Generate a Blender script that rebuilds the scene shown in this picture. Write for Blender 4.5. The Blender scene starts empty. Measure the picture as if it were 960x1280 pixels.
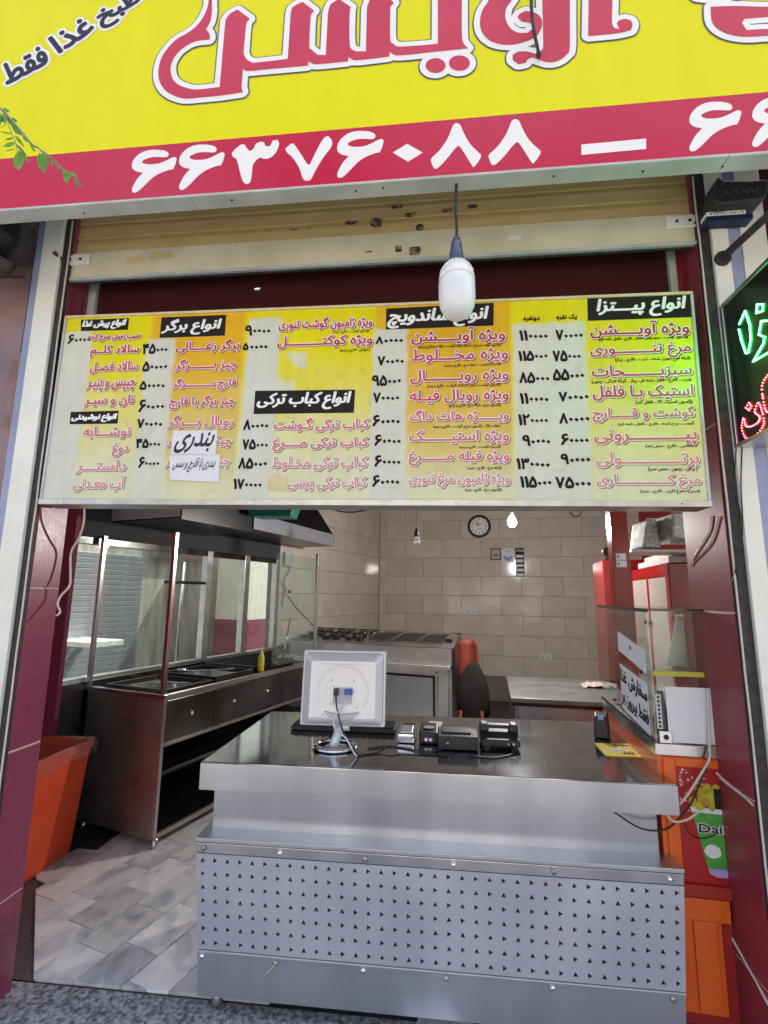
import bpy, math, random
from mathutils import Vector, noise, geometry
random.seed(7)
SC=bpy.context.scene
COL=SC.collection
# ---------------------------------------------------------------- camera, world, sun, exposure
cam=bpy.data.cameras.new('camera'); CAM=bpy.data.objects.new('camera',cam); COL.objects.link(CAM)
cam.sensor_fit='HORIZONTAL'; cam.sensor_width=36; cam.lens=615/960*36; cam.clip_start=.02; cam.clip_end=500
from mathutils import Matrix
_y,_p,_r=math.radians(6.0),math.radians(9.5),math.radians(.65)
_F=Vector((-math.sin(_y)*math.cos(_p),math.cos(_y)*math.cos(_p),math.sin(_p)))
_R0=Vector((math.cos(_y),math.sin(_y),0)); _U0=_R0.cross(_F)
_R=_R0*math.cos(_r)+_U0*math.sin(_r); _U=-_R0*math.sin(_r)+_U0*math.cos(_r)
m=Matrix((_R,_U,-_F)).transposed().to_4x4(); m.translation=Vector((0,-2.03,1.55)); CAM.matrix_world=m
SC.camera=CAM
w=bpy.data.worlds.new('World'); SC.world=w; w.use_nodes=True
nt=w.node_tree; bg=nt.nodes['Background']; sky=nt.nodes.new('ShaderNodeTexSky'); sky.sky_type='NISHITA'; sky.sun_disc=False
SUN_EL,SUN_AZ=58,35      # degrees; azimuth clockwise from +Y (behind the building)
sky.sun_elevation=math.radians(SUN_EL); sky.sun_rotation=math.radians(SUN_AZ); sky.dust_density=6; sky.air_density=.7; sky.ozone_density=.3
bg.inputs[1].default_value=.13
nt.links.new(sky.outputs[0],bg.inputs[0])
sl=bpy.data.lights.new('sun','SUN'); sl.energy=3.0; sl.angle=math.radians(.6); sl.color=(1,.95,.88)
so=bpy.data.objects.new('sun',sl); COL.objects.link(so)
_d=Vector((math.sin(math.radians(SUN_AZ))*math.cos(math.radians(SUN_EL)),math.cos(math.radians(SUN_AZ))*math.cos(math.radians(SUN_EL)),math.sin(math.radians(SUN_EL))))
so.rotation_euler=_d.to_track_quat('Z','Y').to_euler()
SC.view_settings.view_transform='Standard'; SC.view_settings.look='None'; SC.view_settings.exposure=2.12; SC.view_settings.gamma=1
SC.cycles.max_bounces=8; SC.cycles.transparent_max_bounces=16; SC.cycles.use_denoising=True
SC.cycles.sample_clamp_indirect=6

# ---------------------------------------------------------------- materials
def nodes(name):
    m=bpy.data.materials.new(name); m.use_nodes=True; return m,m.node_tree,m.node_tree.nodes['Principled BSDF']
RD=2
def M(name,col,rough=.5,metal=0,col2=None,scale=8,detail=4,bump=0,bscale=60,spots=None,stretch=(1,1,1),rvar=0,lo=.35,hi=.65,coat=0,spec=.5,objrand=0,dist=0):
    m,t,b=nodes(name); N=t.nodes; L=t.links
    b.inputs['Roughness'].default_value=rough; b.inputs['Metallic'].default_value=metal; b.inputs['Specular IOR Level'].default_value=spec
    b.inputs['Coat Weight'].default_value=coat; b.inputs['Coat Roughness'].default_value=.08
    tc=N.new('ShaderNodeTexCoord'); mp=N.new('ShaderNodeMapping'); mp.inputs['Scale'].default_value=stretch; L.new(tc.outputs['Object'],mp.inputs[0])
    vec=mp.outputs[0]
    if objrand:
        oi=N.new('ShaderNodeObjectInfo'); ad=N.new('ShaderNodeVectorMath'); ad.operation='ADD'
        sc=N.new('ShaderNodeVectorMath'); sc.operation='SCALE'; sc.inputs['Scale'].default_value=37
        cb=N.new('ShaderNodeCombineXYZ'); 
        for i in range(3): L.new(oi.outputs['Random'],cb.inputs[i])
        L.new(cb.outputs[0],sc.inputs[0]); L.new(vec,ad.inputs[0]); L.new(sc.outputs[0],ad.inputs[1]); vec=ad.outputs[0]
    c4=(*col,1); out=None
    n=N.new('ShaderNodeTexNoise'); n.inputs['Scale'].default_value=scale; n.inputs['Detail'].default_value=detail; n.inputs['Distortion'].default_value=dist; L.new(vec,n.inputs[0])
    if col2 is not None:
        r=N.new('ShaderNodeValToRGB'); r.color_ramp.elements[0].position=lo; r.color_ramp.elements[1].position=hi
        r.color_ramp.elements[0].color=c4; r.color_ramp.elements[1].color=(*col2,1); L.new(n.outputs[0],r.inputs[0]); out=r.outputs[0]
    else:
        rg=N.new('ShaderNodeRGB'); rg.outputs[0].default_value=c4; out=rg.outputs[0]
    if spots:
        scol,sscale,thr=spots
        n2=N.new('ShaderNodeTexNoise'); n2.inputs['Scale'].default_value=sscale; n2.inputs['Detail'].default_value=3; n2.inputs['Roughness'].default_value=.7; L.new(vec,n2.inputs[0])
        r2=N.new('ShaderNodeValToRGB'); r2.color_ramp.elements[0].position=thr; r2.color_ramp.elements[1].position=min(1,thr+.05); L.new(n2.outputs[0],r2.inputs[0])
        mx=N.new('ShaderNodeMix'); mx.data_type='RGBA'; L.new(r2.outputs[0],mx.inputs[0]); L.new(out,mx.inputs[6]); mx.inputs[7].default_value=(*scol,1); out=mx.outputs[2]
    if objrand:
        hs=N.new('ShaderNodeHueSaturation'); mr=N.new('ShaderNodeMapRange'); mr.inputs[3].default_value=1-objrand; mr.inputs[4].default_value=1+objrand
        L.new(oi.outputs['Random'],mr.inputs[0]); L.new(mr.outputs[0],hs.inputs['Value']); L.new(out,hs.inputs['Color']); out=hs.outputs[0]
    L.new(out,b.inputs['Base Color'])
    if rvar:
        mr=N.new('ShaderNodeMapRange'); mr.inputs[3].default_value=max(.02,rough-rvar); mr.inputs[4].default_value=rough+rvar
        n3=N.new('ShaderNodeTexNoise'); n3.inputs['Scale'].default_value=scale*.8+1; n3.inputs['Detail'].default_value=RD; L.new(vec,n3.inputs[0])
        L.new(n3.outputs[0],mr.inputs[0]); L.new(mr.outputs[0],b.inputs['Roughness'])
    if bump:
        n4=N.new('ShaderNodeTexNoise'); n4.inputs['Scale'].default_value=bscale; n4.inputs['Detail'].default_value=3; L.new(vec,n4.inputs[0])
        bp=N.new('ShaderNodeBump'); bp.inputs['Strength'].default_value=bump; bp.inputs['Distance'].default_value=.01; L.new(n4.outputs[0],bp.inputs['Height']); L.new(bp.outputs[0],b.inputs['Normal'])
    return m
def EM(name,col,s):
    m,t,b=nodes(name); b.inputs['Base Color'].default_value=(*col,1); b.inputs['Emission Color'].default_value=(*col,1); b.inputs['Emission Strength'].default_value=s; return m
def GLASS(name,tint=(.9,.95,.93),ior=1.5,haze=0):
    m,t,b=nodes(name); N=t.nodes; L=t.links; N.remove(b)
    tr=N.new('ShaderNodeBsdfTransparent'); tr.inputs[0].default_value=(*tint,1); gl=N.new('ShaderNodeBsdfGlossy'); gl.inputs['Roughness'].default_value=.02
    ge=N.new('ShaderNodeNewGeometry'); dt=N.new('ShaderNodeVectorMath'); dt.operation='DOT_PRODUCT'; L.new(ge.outputs['Normal'],dt.inputs[0]); L.new(ge.outputs['Incoming'],dt.inputs[1])
    def mth(op,a,b=None):
        q=N.new('ShaderNodeMath'); q.operation=op
        for i,v in enumerate((a,b)):
            if v is None: continue
            if isinstance(v,(int,float)): q.inputs[i].default_value=v
            else: L.new(v,q.inputs[i])
        return q.outputs[0]
    f0=((ior-1)/(ior+1))**2
    fac=mth('ADD',mth('MULTIPLY',mth('POWER',mth('SUBTRACT',1,mth('ABSOLUTE',dt.outputs['Value'])),5),1-f0),f0)
    mx=N.new('ShaderNodeMixShader'); L.new(fac,mx.inputs[0]); L.new(tr.outputs[0],mx.inputs[1]); L.new(gl.outputs[0],mx.inputs[2])
    o=mx.outputs[0]
    if haze:
        df=N.new('ShaderNodeBsdfDiffuse'); df.inputs[0].default_value=(.6,.65,.62,1); m2=N.new('ShaderNodeMixShader')
        nn=N.new('ShaderNodeTexNoise'); nn.inputs['Scale'].default_value=6; nn.inputs['Detail'].default_value=5; mr=N.new('ShaderNodeMapRange'); mr.inputs[1].default_value=.35; mr.inputs[2].default_value=.75; mr.inputs[3].default_value=haze*.3; mr.inputs[4].default_value=haze*1.6
        L.new(nn.outputs[0],mr.inputs[0]); L.new(mr.outputs[0],m2.inputs[0]); L.new(o,m2.inputs[1]); L.new(df.outputs[0],m2.inputs[2]); o=m2.outputs[0]
    L.new(o,N['Material Output'].inputs[0]); return m
def PRINT(name,rough=.35):
    m,t,b=nodes(name); a=t.nodes.new('ShaderNodeAttribute'); a.attribute_name='Col'; t.links.new(a.outputs[0],b.inputs['Base Color']); b.inputs['Roughness'].default_value=rough; b.inputs['Specular IOR Level'].default_value=.10
    n=t.nodes.new('ShaderNodeTexNoise'); n.inputs['Scale'].default_value=14; n.inputs['Detail'].default_value=6
    mr=t.nodes.new('ShaderNodeMapRange'); mr.inputs[3].default_value=rough-.12; mr.inputs[4].default_value=rough+.2; t.links.new(n.outputs[0],mr.inputs[0]); t.links.new(mr.outputs[0],b.inputs['Roughness']); return m
K={}
K['granite']=M('maroon_granite',(.20,.030,.066),.32,col2=(.27,.045,.09),scale=70,spots=((.36,.12,.18),260,.66),rvar=.06)
K['granite_r']=M('maroon_granite_warm',(.21,.022,.034),.36,col2=(.27,.034,.048),scale=70,spots=((.34,.11,.13),260,.66),rvar=.06)
K['mortar']=M('pale_mortar',(.62,.52,.45),.9,bump=.4)
K['cream']=M('cream_cladding',(.80,.80,.72),.35,col2=(.70,.71,.62),scale=3,rvar=.1,bump=.03,bscale=20,spots=((.36,.35,.28),30,.72))
K['bluegrey']=M('blue_grey_stripe',(.25,.29,.43),.35,col2=(.30,.34,.48),scale=4)
K['black']=M('black_rubber',(.012,.012,.013),.6,col2=(.035,.035,.03),scale=30,bump=.3)
K['blackp']=M('black_plastic',(.020,.020,.022),.5,bump=.05)
K['shut']=M('shutter_cream_paint',(.60,.44,.17),.45,col2=(.68,.51,.22),scale=5,bump=.06,bscale=25,spots=((.16,.12,.05),22,.68),stretch=(1,1,3))
K['shutbar']=M('shutter_bar_paint',(.68,.64,.46),.45,col2=(.58,.54,.37),scale=6,spots=((.2,.17,.1),30,.7))
K['resid']=M('torn_sticker',(.03,.025,.02),.7,col2=(.28,.22,.12),scale=45,lo=.45,hi=.6)
K['alu']=M('aluminium',(.62,.63,.62),.35,1,col2=(.5,.5,.5),scale=12,rvar=.1)
K['paleframe']=M('pale_painted_frame',(.50,.54,.52),.4,col2=(.38,.41,.40),scale=5,spots=((.1,.1,.09),50,.72))
K['darkpane']=M('dark_maroon_pane',(.06,.014,.018),.12,rvar=.05,scale=3)
K['signface']=PRINT('printed_sign_vinyl',.32)
K['menuface']=PRINT('printed_menu_sheet',.38)
K['white']=M('white_print',(.82,.82,.79),.4)
K['ink']=M('black_print',(.012,.011,.011),.55,spec=.15)
K['pen']=M('pen_ink',(.02,.018,.03),.5)
K['red']=[M('red_print_%d'%i,c,.4) for i,c in enumerate([(.46,.012,.03),(.52,.05,.085),(.58,.13,.16),(.62,.24,.25)])]
K['signred']=M('sign_letter_red',(.50,.022,.052),.4,col2=(.56,.035,.07),scale=2)
K['outline']=M('sign_outline_grey',(.085,.10,.095),.4)
K['navy']=M('slogan_navy',(.032,.032,.062),.5,spec=.2)
K['plateblue']=M('plate_blue',(.012,.02,.06),.4,spec=.3)
K['headbox']=M('header_black',(.018,.014,.012),.55,spec=.15)
K['paper']=M('white_paper',(.74,.75,.78),.7,col2=(.68,.69,.73),scale=4)
K['tape']=M('yellowed_tape',(.62,.50,.22),.4,col2=(.66,.6,.42),scale=20)
st=dict(stretch=(1,1,1))
K['steel']=M('brushed_steel',(.48,.49,.51),.22,1,col2=(.76,.76,.77),scale=1.8,detail=2,stretch=(3.2,1,.35),lo=.3,hi=.7)
K['steeltop']=M('worn_steel_top',(.34,.36,.42),.10,1,col2=(.50,.53,.60),scale=4,detail=5,rvar=.035)
K['steelscr']=M('dull_steel',(.50,.53,.60),.40,1,col2=(.60,.63,.68),scale=3,detail=3,rvar=.08,lo=.2,hi=.8,spots=((.30,.32,.37),60,.76),stretch=(3,1,.6))
K['perf']=M('perforated_sheet_paint',(.45,.48,.56),.36,.5,col2=(.56,.59,.66),scale=3,detail=8,rvar=.1,spots=((.34,.36,.42),34,.74))
K['backing']=M('red_backing',(.20,.015,.02),.5,col2=(.02,.008,.012),scale=9,lo=.4,hi=.62)
K['chrome']=M('chrome',(.75,.75,.76),.06,1)
K['silverp']=M('silver_plastic',(.62,.63,.66),.28,.35,col2=(.66,.67,.70),scale=3)
K['greyp']=M('light_grey_plastic',(.50,.51,.53),.45)
K['vga']=M('blue_plug',(.02,.08,.40),.4)
K['cablew']=M('cream_cable',(.62,.54,.42),.5)
K['cableb']=M('black_cable',(.01,.01,.01),.4)
K['griddle']=M('grimy_steel',(.30,.26,.25),.30,.8,col2=(.46,.42,.40),scale=3,rvar=.1,bump=.04,bscale=6)
K['griddark']=M('greasy_dark_steel',(.055,.052,.05),.22,.9,col2=(.10,.095,.09),scale=5,rvar=.1,bump=.08,bscale=12)
K['tray']=M('burnt_iron',(.010,.010,.010),.32,.3,col2=(.022,.02,.018),scale=20,bump=.2,bscale=40)
K['hood']=M('black_hood',(.008,.007,.007),.30,.2)
K['hoodrim']=M('rim_steel_painted_sheen',(.45,.48,.60),.30,.7,col2=(.52,.55,.66),scale=3,rvar=.06)  # paler and less metallic: reflected bulb and daylight put into the colour
K['duct']=M('speckled_grey_panel',(.52,.52,.53),.6,col2=(.30,.30,.32),scale=160,lo=.4,hi=.6)
K['teal']=M('teal_plastic',(.008,.17,.13),.4)
K['glass']=GLASS('pane_glass',(.90,.95,.93),1.45)
K['glassd']=GLASS('dusty_glass',(.88,.94,.92),1.7,.05)
K['tile']=M('beige_wall_tile',(.64,.58,.50),.09,col2=(.54,.485,.415),scale=3.5,detail=8,rvar=.05,objrand=.07,lo=.3,hi=.7,bump=.012,bscale=3)
K['grout']=M('dark_grout',(.22,.19,.16),.9)
K['marble']=M('grey_white_marble',(.82,.81,.78),.28,col2=(.40,.44,.49),scale=3.6,detail=10,rvar=.1,objrand=.24,lo=.47,hi=.70,stretch=(1.5,.9,1),dist=1.6,spots=((.30,.25,.20),9,.70))
K['joint']=M('floor_joint',(.05,.05,.045),.9)
K['pave']=M('flamed_grey_granite',(.09,.095,.10),.85,col2=(.42,.43,.45),scale=55,detail=6,bump=.5,bscale=120,lo=.36,hi=.64)
K['darkstone']=M('dark_threshold_stone',(.07,.06,.06),.6,col2=(.14,.12,.115),scale=60,bump=.2,bscale=80)
K['bin']=M('orange_red_plastic',(.82,.095,.025),.42,col2=(.74,.075,.02),scale=6,spots=((.30,.03,.015),14,.68),bump=.05)
K['liner']=GLASS('clear_bag',(.95,.92,.90),1.4,.10)
K['chairo']=M('faded_orange_plastic',(.19,.03,.016),.6)
K['drawer']=M('smeared_drawer_steel',(.13,.12,.115),.26,1,col2=(.24,.225,.21),scale=3,detail=8,rvar=.12,bump=.02,bscale=4)
K['redp']=M('glossy_red_paint',(.26,.010,.010),.16,col2=(.22,.009,.009),scale=3)
K['redwall']=M('red_panel',(.34,.018,.012),.5,col2=(.28,.014,.012),scale=2)
K['orange']=M('orange_laminate',(.72,.13,.01),.3,col2=(.66,.11,.01),scale=3)
K['redrec']=M('red_poster',(.38,.008,.012),.35)
K['star']=M('star_print',(.75,.6,.55),.5)
K['green']=M('green_cup_print',(.05,.30,.04),.35,col2=(.09,.40,.06),scale=8)
K['lilac']=M('lilac_cup_foot',(.38,.33,.62),.4)
K['pop']=M('popcorn_print',(.58,.50,.03),.6,col2=(.33,.28,.02),scale=60)
K['mustard']=M('mustard_bottle',(.60,.46,.03),.35)
K['plastic']=GLASS('clouded_plastic',(.85,.84,.82),1.5,.55)
K['pack']=M('packaged_card',(.50,.46,.44),.4,col2=(.40,.36,.35),scale=8)
K['flyer']=M('yellow_flyer',(.78,.60,.02),.4)
K['leaf']=M('leaf_green',(.08,.24,.004),.5,col2=(.14,.34,.006),scale=30,objrand=.2)
K['twig']=M('grey_twig',(.22,.23,.18),.7)
K['led_w']=M('milky_bulb_globe',(.80,.82,.82),.12,col2=(.72,.76,.76),scale=20,spots=((.45,.5,.5),25,.66))
K['bulbwhite']=M('white_bulb_housing',(.80,.80,.80),.35)
K['socket']=M('blue_black_socket',(.055,.075,.13),.4,bump=.1)
K['lit']=EM('lit_bulb',(1,1,.97),25)
K['ledg']=EM('green_led',(.05,1,.22),9)
K['ledr']=EM('red_led',(1,.06,.08),5)
K['ledface']=M('led_sign_face',(.008,.011,.008),.25)
K['wood']=M('rusty_iron',(.022,.018,.018),.7,col2=(.05,.035,.032),scale=18,bump=.4)
K['pink']=M('pinkish_stone',(.30,.19,.175),.2,col2=(.24,.14,.13),scale=4,rvar=.05)
K['cloth']=M('floral_cloth',(.55,.47,.44),.9,col2=(.40,.28,.26),scale=30)
K['jacket']=M('black_jacket_cloth',(.012,.010,.010),.9,bump=.4,bscale=30)
K['wsteel']=M('worn_pale_steel',(.74,.72,.71),.34,.35,col2=(.60,.58,.57),scale=6,rvar=.1,spots=((.22,.18,.15),25,.68))
K['tabletop']=M('scuffed_table_steel',(.20,.20,.20),.45,.6,col2=(.26,.26,.26),scale=6,rvar=.08)
K['plaster']=M('stained_plaster',(.62,.58,.52),.8,col2=(.32,.29,.26),scale=2.5,stretch=(3,3,.6),bump=.2,bscale=15)
K['asphalt']=M('asphalt',(.16,.16,.16),.9,col2=(.2,.2,.2),scale=20,bump=.3)
K['facade']=M('pale_facade',(.50,.46,.38),.8,col2=(.42,.38,.32),scale=2)
K['winglass']=M('dark_window',(.03,.04,.05),.05)
K['carw']=M('white_car_paint',(.75,.75,.75),.15,coat=.5)
K['tyre']=M('tyre',(.02,.02,.02),.8)
K['foliage']=M('tree_leaves',(.04,.10,.02),.6,col2=(.08,.16,.03),scale=9)
K['bark']=M('bark',(.09,.07,.05),.9,bump=.5,bscale=20)
K['ceil']=M('dark_ceiling',(.04,.042,.05),.8)
K['rollgrey']=M('grey_roller_shutter',(.26,.28,.31),.4,.3)
K['beigecor']=M('beige_corrugated',(.55,.50,.42),.5)

# ---------------------------------------------------------------- mesh helpers
ORG={}
def frame(ox,oy,deg,oz=0):          # x' to the right, y' into the depth, turned clockwise by deg
    a=math.radians(deg); c,s=math.cos(a),math.sin(a)
    return lambda p:(ox+p[0]*c+p[1]*s, oy-p[0]*s+p[1]*c, oz+p[2])
class MB:
    def __init__(s,T=None): s.v=[];s.f=[];s.mi=[];s.T=T or (lambda p:p);s.k=0
    def add(s,vs,fs):
        n=len(s.v); s.v+=[s.T(p) for p in vs]; s.f+=[tuple(i+n for i in f) for f in fs]; s.mi+=[s.k]*len(fs); return s
    def box(s,x0,y0,z0,x1,y1,z1):
        return s.hexa([(x0,y0,z0),(x1,y0,z0),(x1,y1,z0),(x0,y1,z0),(x0,y0,z1),(x1,y0,z1),(x1,y1,z1),(x0,y1,z1)])
    def hexa(s,p): return s.add(p,[(0,3,2,1),(4,5,6,7),(0,1,5,4),(1,2,6,5),(2,3,7,6),(3,0,4,7)])
    def tube(s,pts,r,n=8,cap=True):
        P=[Vector(s.T(p)) for p in pts]; rr=r if isinstance(r,(list,tuple)) else [r]*len(P); vs=[];fs=[]
        up=Vector((0,0,1)); prev=None
        for i,p in enumerate(P):
            d=(P[min(i+1,len(P)-1)]-P[max(i-1,0)]).normalized()
            if prev is None: a=d.cross(up if abs(d.z)<.95 else Vector((1,0,0))).normalized()
            else: a=(prev-d*prev.dot(d)).normalized()
            prev=a; b=d.cross(a)
            for j in range(n):
                t=2*math.pi*j/n; vs.append(tuple(p+(a*math.cos(t)+b*math.sin(t))*rr[i]))
        for i in range(len(P)-1):
            for j in range(n): fs.append((i*n+j,i*n+(j+1)%n,(i+1)*n+(j+1)%n,(i+1)*n+j))
        if cap: fs.append(tuple(range(n))[::-1]); fs.append(tuple((len(P)-1)*n+j for j in range(n)))
        o=s.T; s.T=lambda p:p; s.add(vs,fs); s.T=o; return s
    def lathe(s,prof,c=(0,0,0),n=24,sx=1,sy=1,axis='z'):
        vs=[];fs=[]
        for r,z in prof:
            for j in range(n):
                t=2*math.pi*j/n; x,y=r*math.cos(t)*sx,r*math.sin(t)*sy
                q=(x,y,z) if axis=='z' else ((x,-z,y) if axis=='y' else (z,x,y))
                vs.append((c[0]+q[0],c[1]+q[1],c[2]+q[2]))
        for i in range(len(prof)-1):
            for j in range(n): fs.append((i*n+j,i*n+(j+1)%n,(i+1)*n+(j+1)%n,(i+1)*n+j))
        fs.append(tuple(range(n))[::-1]); fs.append(tuple((len(prof)-1)*n+j for j in range(n)))
        return s.add(vs,fs)
    def prism(s,poly,fn,d0,d1):      # poly 2D, fn(u,v,d)->3D
        n=len(poly); vs=[fn(u,v,d0) for u,v in poly]+[fn(u,v,d1) for u,v in poly]
        fs=[tuple(range(n)),tuple(range(2*n-1,n-1,-1))]+[(i,n+i,n+(i+1)%n,(i+1)%n) for i in range(n)]
        return s.add(vs,fs)
    def flat(s,poly,fn,d): n=len(poly); return s.add([fn(u,v,d) for u,v in poly],[tuple(range(n))])
    def build(s,name,mats,parent=None,smooth=False,bevel=0,origin=None):
        if not isinstance(mats,(list,tuple)): mats=[mats]
        if parent is not None: o=ORG[parent]
        elif origin: o=origin
        else:
            xs=[v[0] for v in s.v];ys=[v[1] for v in s.v];zs=[v[2] for v in s.v]; o=((min(xs)+max(xs))/2,(min(ys)+max(ys))/2,min(zs))
        me=bpy.data.meshes.new(name); me.from_pydata([(v[0]-o[0],v[1]-o[1],v[2]-o[2]) for v in s.v],[],s.f)
        for m in mats: me.materials.append(m)
        me.polygons.foreach_set('material_index',s.mi)
        if smooth: me.polygons.foreach_set('use_smooth',[True]*len(me.polygons))
        me.validate(); me.update()
        ob=bpy.data.objects.new(name,me); COL.objects.link(ob); ORG[ob]=o
        if parent is None: ob.location=o
        else: ob.parent=parent
        if bevel:
            b=ob.modifiers.new('bevel','BEVEL'); b.width=bevel; b.segments=2; b.limit_method='ANGLE'; b.angle_limit=math.radians(35)
        if smooth and not bevel: pass
        return ob
def thing(name,label,cat,loc,group=None):
    o=bpy.data.objects.new(name,None); COL.objects.link(o); o.location=loc; o.empty_display_size=.05; ORG[o]=tuple(loc); return tag(o,label,cat,group)
def tag(o,label=None,cat=None,group=None,kind=None):
    for k,v in (('label',label),('category',cat),('group',group),('kind',kind)):
        if v: o[k]=v
    return o
def catmull(pts,n=6):
    P=[Vector(p) for p in pts]; P=[P[0]]+P+[P[-1]]; out=[]
    for i in range(1,len(P)-2):
        for k in range(n):
            t=k/n; a,b,c,d=P[i-1],P[i],P[i+1],P[i+2]
            out.append(tuple(.5*((2*b)+(-a+c)*t+(2*a-5*b+4*c-d)*t*t+(-a+3*b-3*c+d)*t**3)))
    out.append(tuple(P[-2])); return out

# ---------------------------------------------------------------- Persian lettering
J={'ا':(0xFE8D,2),'آ':(0xFE81,2),'ب':(0xFE8F,4),'پ':(0xFB56,4),'ت':(0xFE95,4),'ث':(0xFE99,4),'ج':(0xFE9D,4),'چ':(0xFB7A,4),'ح':(0xFEA1,4),'خ':(0xFEA5,4),'د':(0xFEA9,2),'ذ':(0xFEAB,2),'ر':(0xFEAD,2),'ز':(0xFEAF,2),'ژ':(0xFB8A,2),'س':(0xFEB1,4),'ش':(0xFEB5,4),'ص':(0xFEB9,4),'ض':(0xFEBD,4),'ط':(0xFEC1,4),'ظ':(0xFEC5,4),'ع':(0xFEC9,4),'غ':(0xFECD,4),'ف':(0xFED1,4),'ق':(0xFED5,4),'ک':(0xFB8E,4),'گ':(0xFB92,4),'ل':(0xFEDD,4),'م':(0xFEE1,4),'ن':(0xFEE5,4),'و':(0xFEED,2),'ه':(0xFEE9,4),'ی':(0xFBFC,4)}
def shape(s):
    if not any(c in J or '۰'<=c<='۹' for c in s): return s
    out=[]; n=len(s); i=0
    def joinsL(c): return c=='ـ' or (c in J and J[c][1]==4)     # joins to what follows
    def joinsR(c): return c=='ـ' or c in J
    while i<n:
        c=s[i]; pv=s[i-1] if i else ' '; nx=s[i+1] if i+1<n else ' '
        if c=='ل' and nx=='ا':
            out.append(chr(0xFEFC if joinsL(pv) else 0xFEFB)); i+=2; continue
        if c in J:
            b,k=J[c]; pre=joinsL(pv); post=k==4 and joinsR(nx)
            out.append(chr(b+(1 if pre and not post else 2 if post and not pre else 3 if post else 0)))
        else: out.append({'(':')',')':'('}.get(c,c))
        i+=1
    r=''.join(out)[::-1]; res='';run=''
    for ch in r:
        if '۰'<=ch<='۹': run=ch+run
        else: res+=run+ch; run=''
    return res+run
_G={}
def glyphs(s,res=2):
    key=(s,res)
    if key in _G: return _G[key]
    c=bpy.data.curves.new('lettering','FONT'); c.body=s; c.size=1; c.resolution_u=res; c.fill_mode='NONE'
    o=bpy.data.objects.new('lettering',c); me=bpy.data.meshes.new_from_object(o)
    V=[(v.co.x,v.co.y) for v in me.vertices]; E=[tuple(e.vertices) for e in me.edges]
    bpy.data.objects.remove(o); bpy.data.curves.remove(c); bpy.data.meshes.remove(me)
    # join the outline edges to contours, then fill every contour group by the non-zero winding rule
    nxt={}
    for a,b in E: nxt.setdefault(a,[]).append(b); nxt.setdefault(b,[]).append(a)
    seen=set(); loops=[]
    for a in range(len(V)):
        if a in seen or a not in nxt: continue
        lp=[a]; seen.add(a); cur=a
        while True:
            c_=[q for q in (cur+1,cur-1) if q in nxt[cur] and q not in seen] or [q for q in nxt[cur] if q not in seen]
            if not c_: break
            cur=c_[0]; seen.add(cur); lp.append(cur)
        P=[]
        for q in lp:
            if not P or math.dist(P[-1],V[q])>1e-5: P.append(V[q])
        if len(P)>2 and math.dist(P[0],P[-1])<1e-5: P.pop()
        if len(P)>2: loops.append(P)
    bbs=[(min(p[0] for p in L),max(p[0] for p in L),min(p[1] for p in L),max(p[1] for p in L)) for L in loops]
    par=list(range(len(loops)))
    def fd(i):
        while par[i]!=i: i=par[i]
        return i
    for i in range(len(loops)):
        for j in range(i):
            A,B_=bbs[i],bbs[j]
            if A[0]<B_[1] and B_[0]<A[1] and A[2]<B_[3] and B_[2]<A[3]: par[fd(i)]=fd(j)
    grp={}
    for i in range(len(loops)): grp.setdefault(fd(i),[]).append(loops[i])
    vs=[];fs=[]
    for G_ in grp.values():
        pts=[];ed=[]
        for L in G_:
            n0=len(pts); pts+=[Vector(p) for p in L]; ed+=[(n0+i,n0+(i+1)%len(L)) for i in range(len(L))]
        r=geometry.delaunay_2d_cdt(pts,ed,[],0,1e-6)
        n0=len(vs); vs+=[(p.x,p.y) for p in r[0]]
        for f in r[2]:
            cx=sum(r[0][i].x for i in f)/len(f); cy=sum(r[0][i].y for i in f)/len(f); wn=0
            for L in G_:
                for i in range(len(L)):
                    (ax,ay),(bx,by)=L[i],L[(i+1)%len(L)]
                    if ay<=cy<by and (bx-ax)*(cy-ay)-(cx-ax)*(by-ay)>0: wn+=1
                    elif by<=cy<ay and (bx-ax)*(cy-ay)-(cx-ax)*(by-ay)<0: wn-=1
            if wn: fs.append(tuple(i+n0 for i in f))
    x0=min(v[0] for v in vs);x1=max(v[0] for v in vs);y0=min(v[1] for v in vs);y1=max(v[1] for v in vs)
    _G[key]=(vs,fs,x0,x1,y0,y1); return _G[key]
def fitted(s,cx,cy,w,h,shear=0,res=2,rot=0):
    t=s
    if 'ـ' in s:                       # lengthen the joining stroke until the natural proportion fits
        g=glyphs(shape(s)); want=w/h*(g[5]-g[4]); one=glyphs(shape(s.replace('ـ','ـ'*5))); per=((one[3]-one[2])-(g[3]-g[2]))/4
        k=max(1,int(round((want*.92-(g[3]-g[2]))/max(per,.01)))+1); t=s.replace('ـ','ـ'*min(k,24))
    vs,fs,x0,x1,y0,y1=glyphs(shape(t),res); out=[]
    for x,y in vs:
        u=(x-x0)/(x1-x0)-.5; v=(y-y0)/(y1-y0)-.5
        px,py=u*(w-abs(shear)*h)+v*shear*h, v*h
        if rot: px,py=px*math.cos(rot)-py*math.sin(rot),px*math.sin(rot)+py*math.cos(rot)
        out.append((cx+px,cy+py))
    return out,fs
def layer(mb,k,vf,fn,d,r=0,n=6,dx=0,dy=0,ry=None):
    vs,fs=vf; mb.k=k; offs=[(0,0)]+([(r*math.cos(2*math.pi*i/n),(ry if ry is not None else r)*math.sin(2*math.pi*i/n)) for i in range(n)] if r else [])
    for i,(a,b) in enumerate(offs): mb.add([fn(x+a+dx,y+b+dy,d+i*2.5e-5) for x,y in vs],fs)
def polyvf(poly): return (poly,[tuple(range(len(poly)))])

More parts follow.
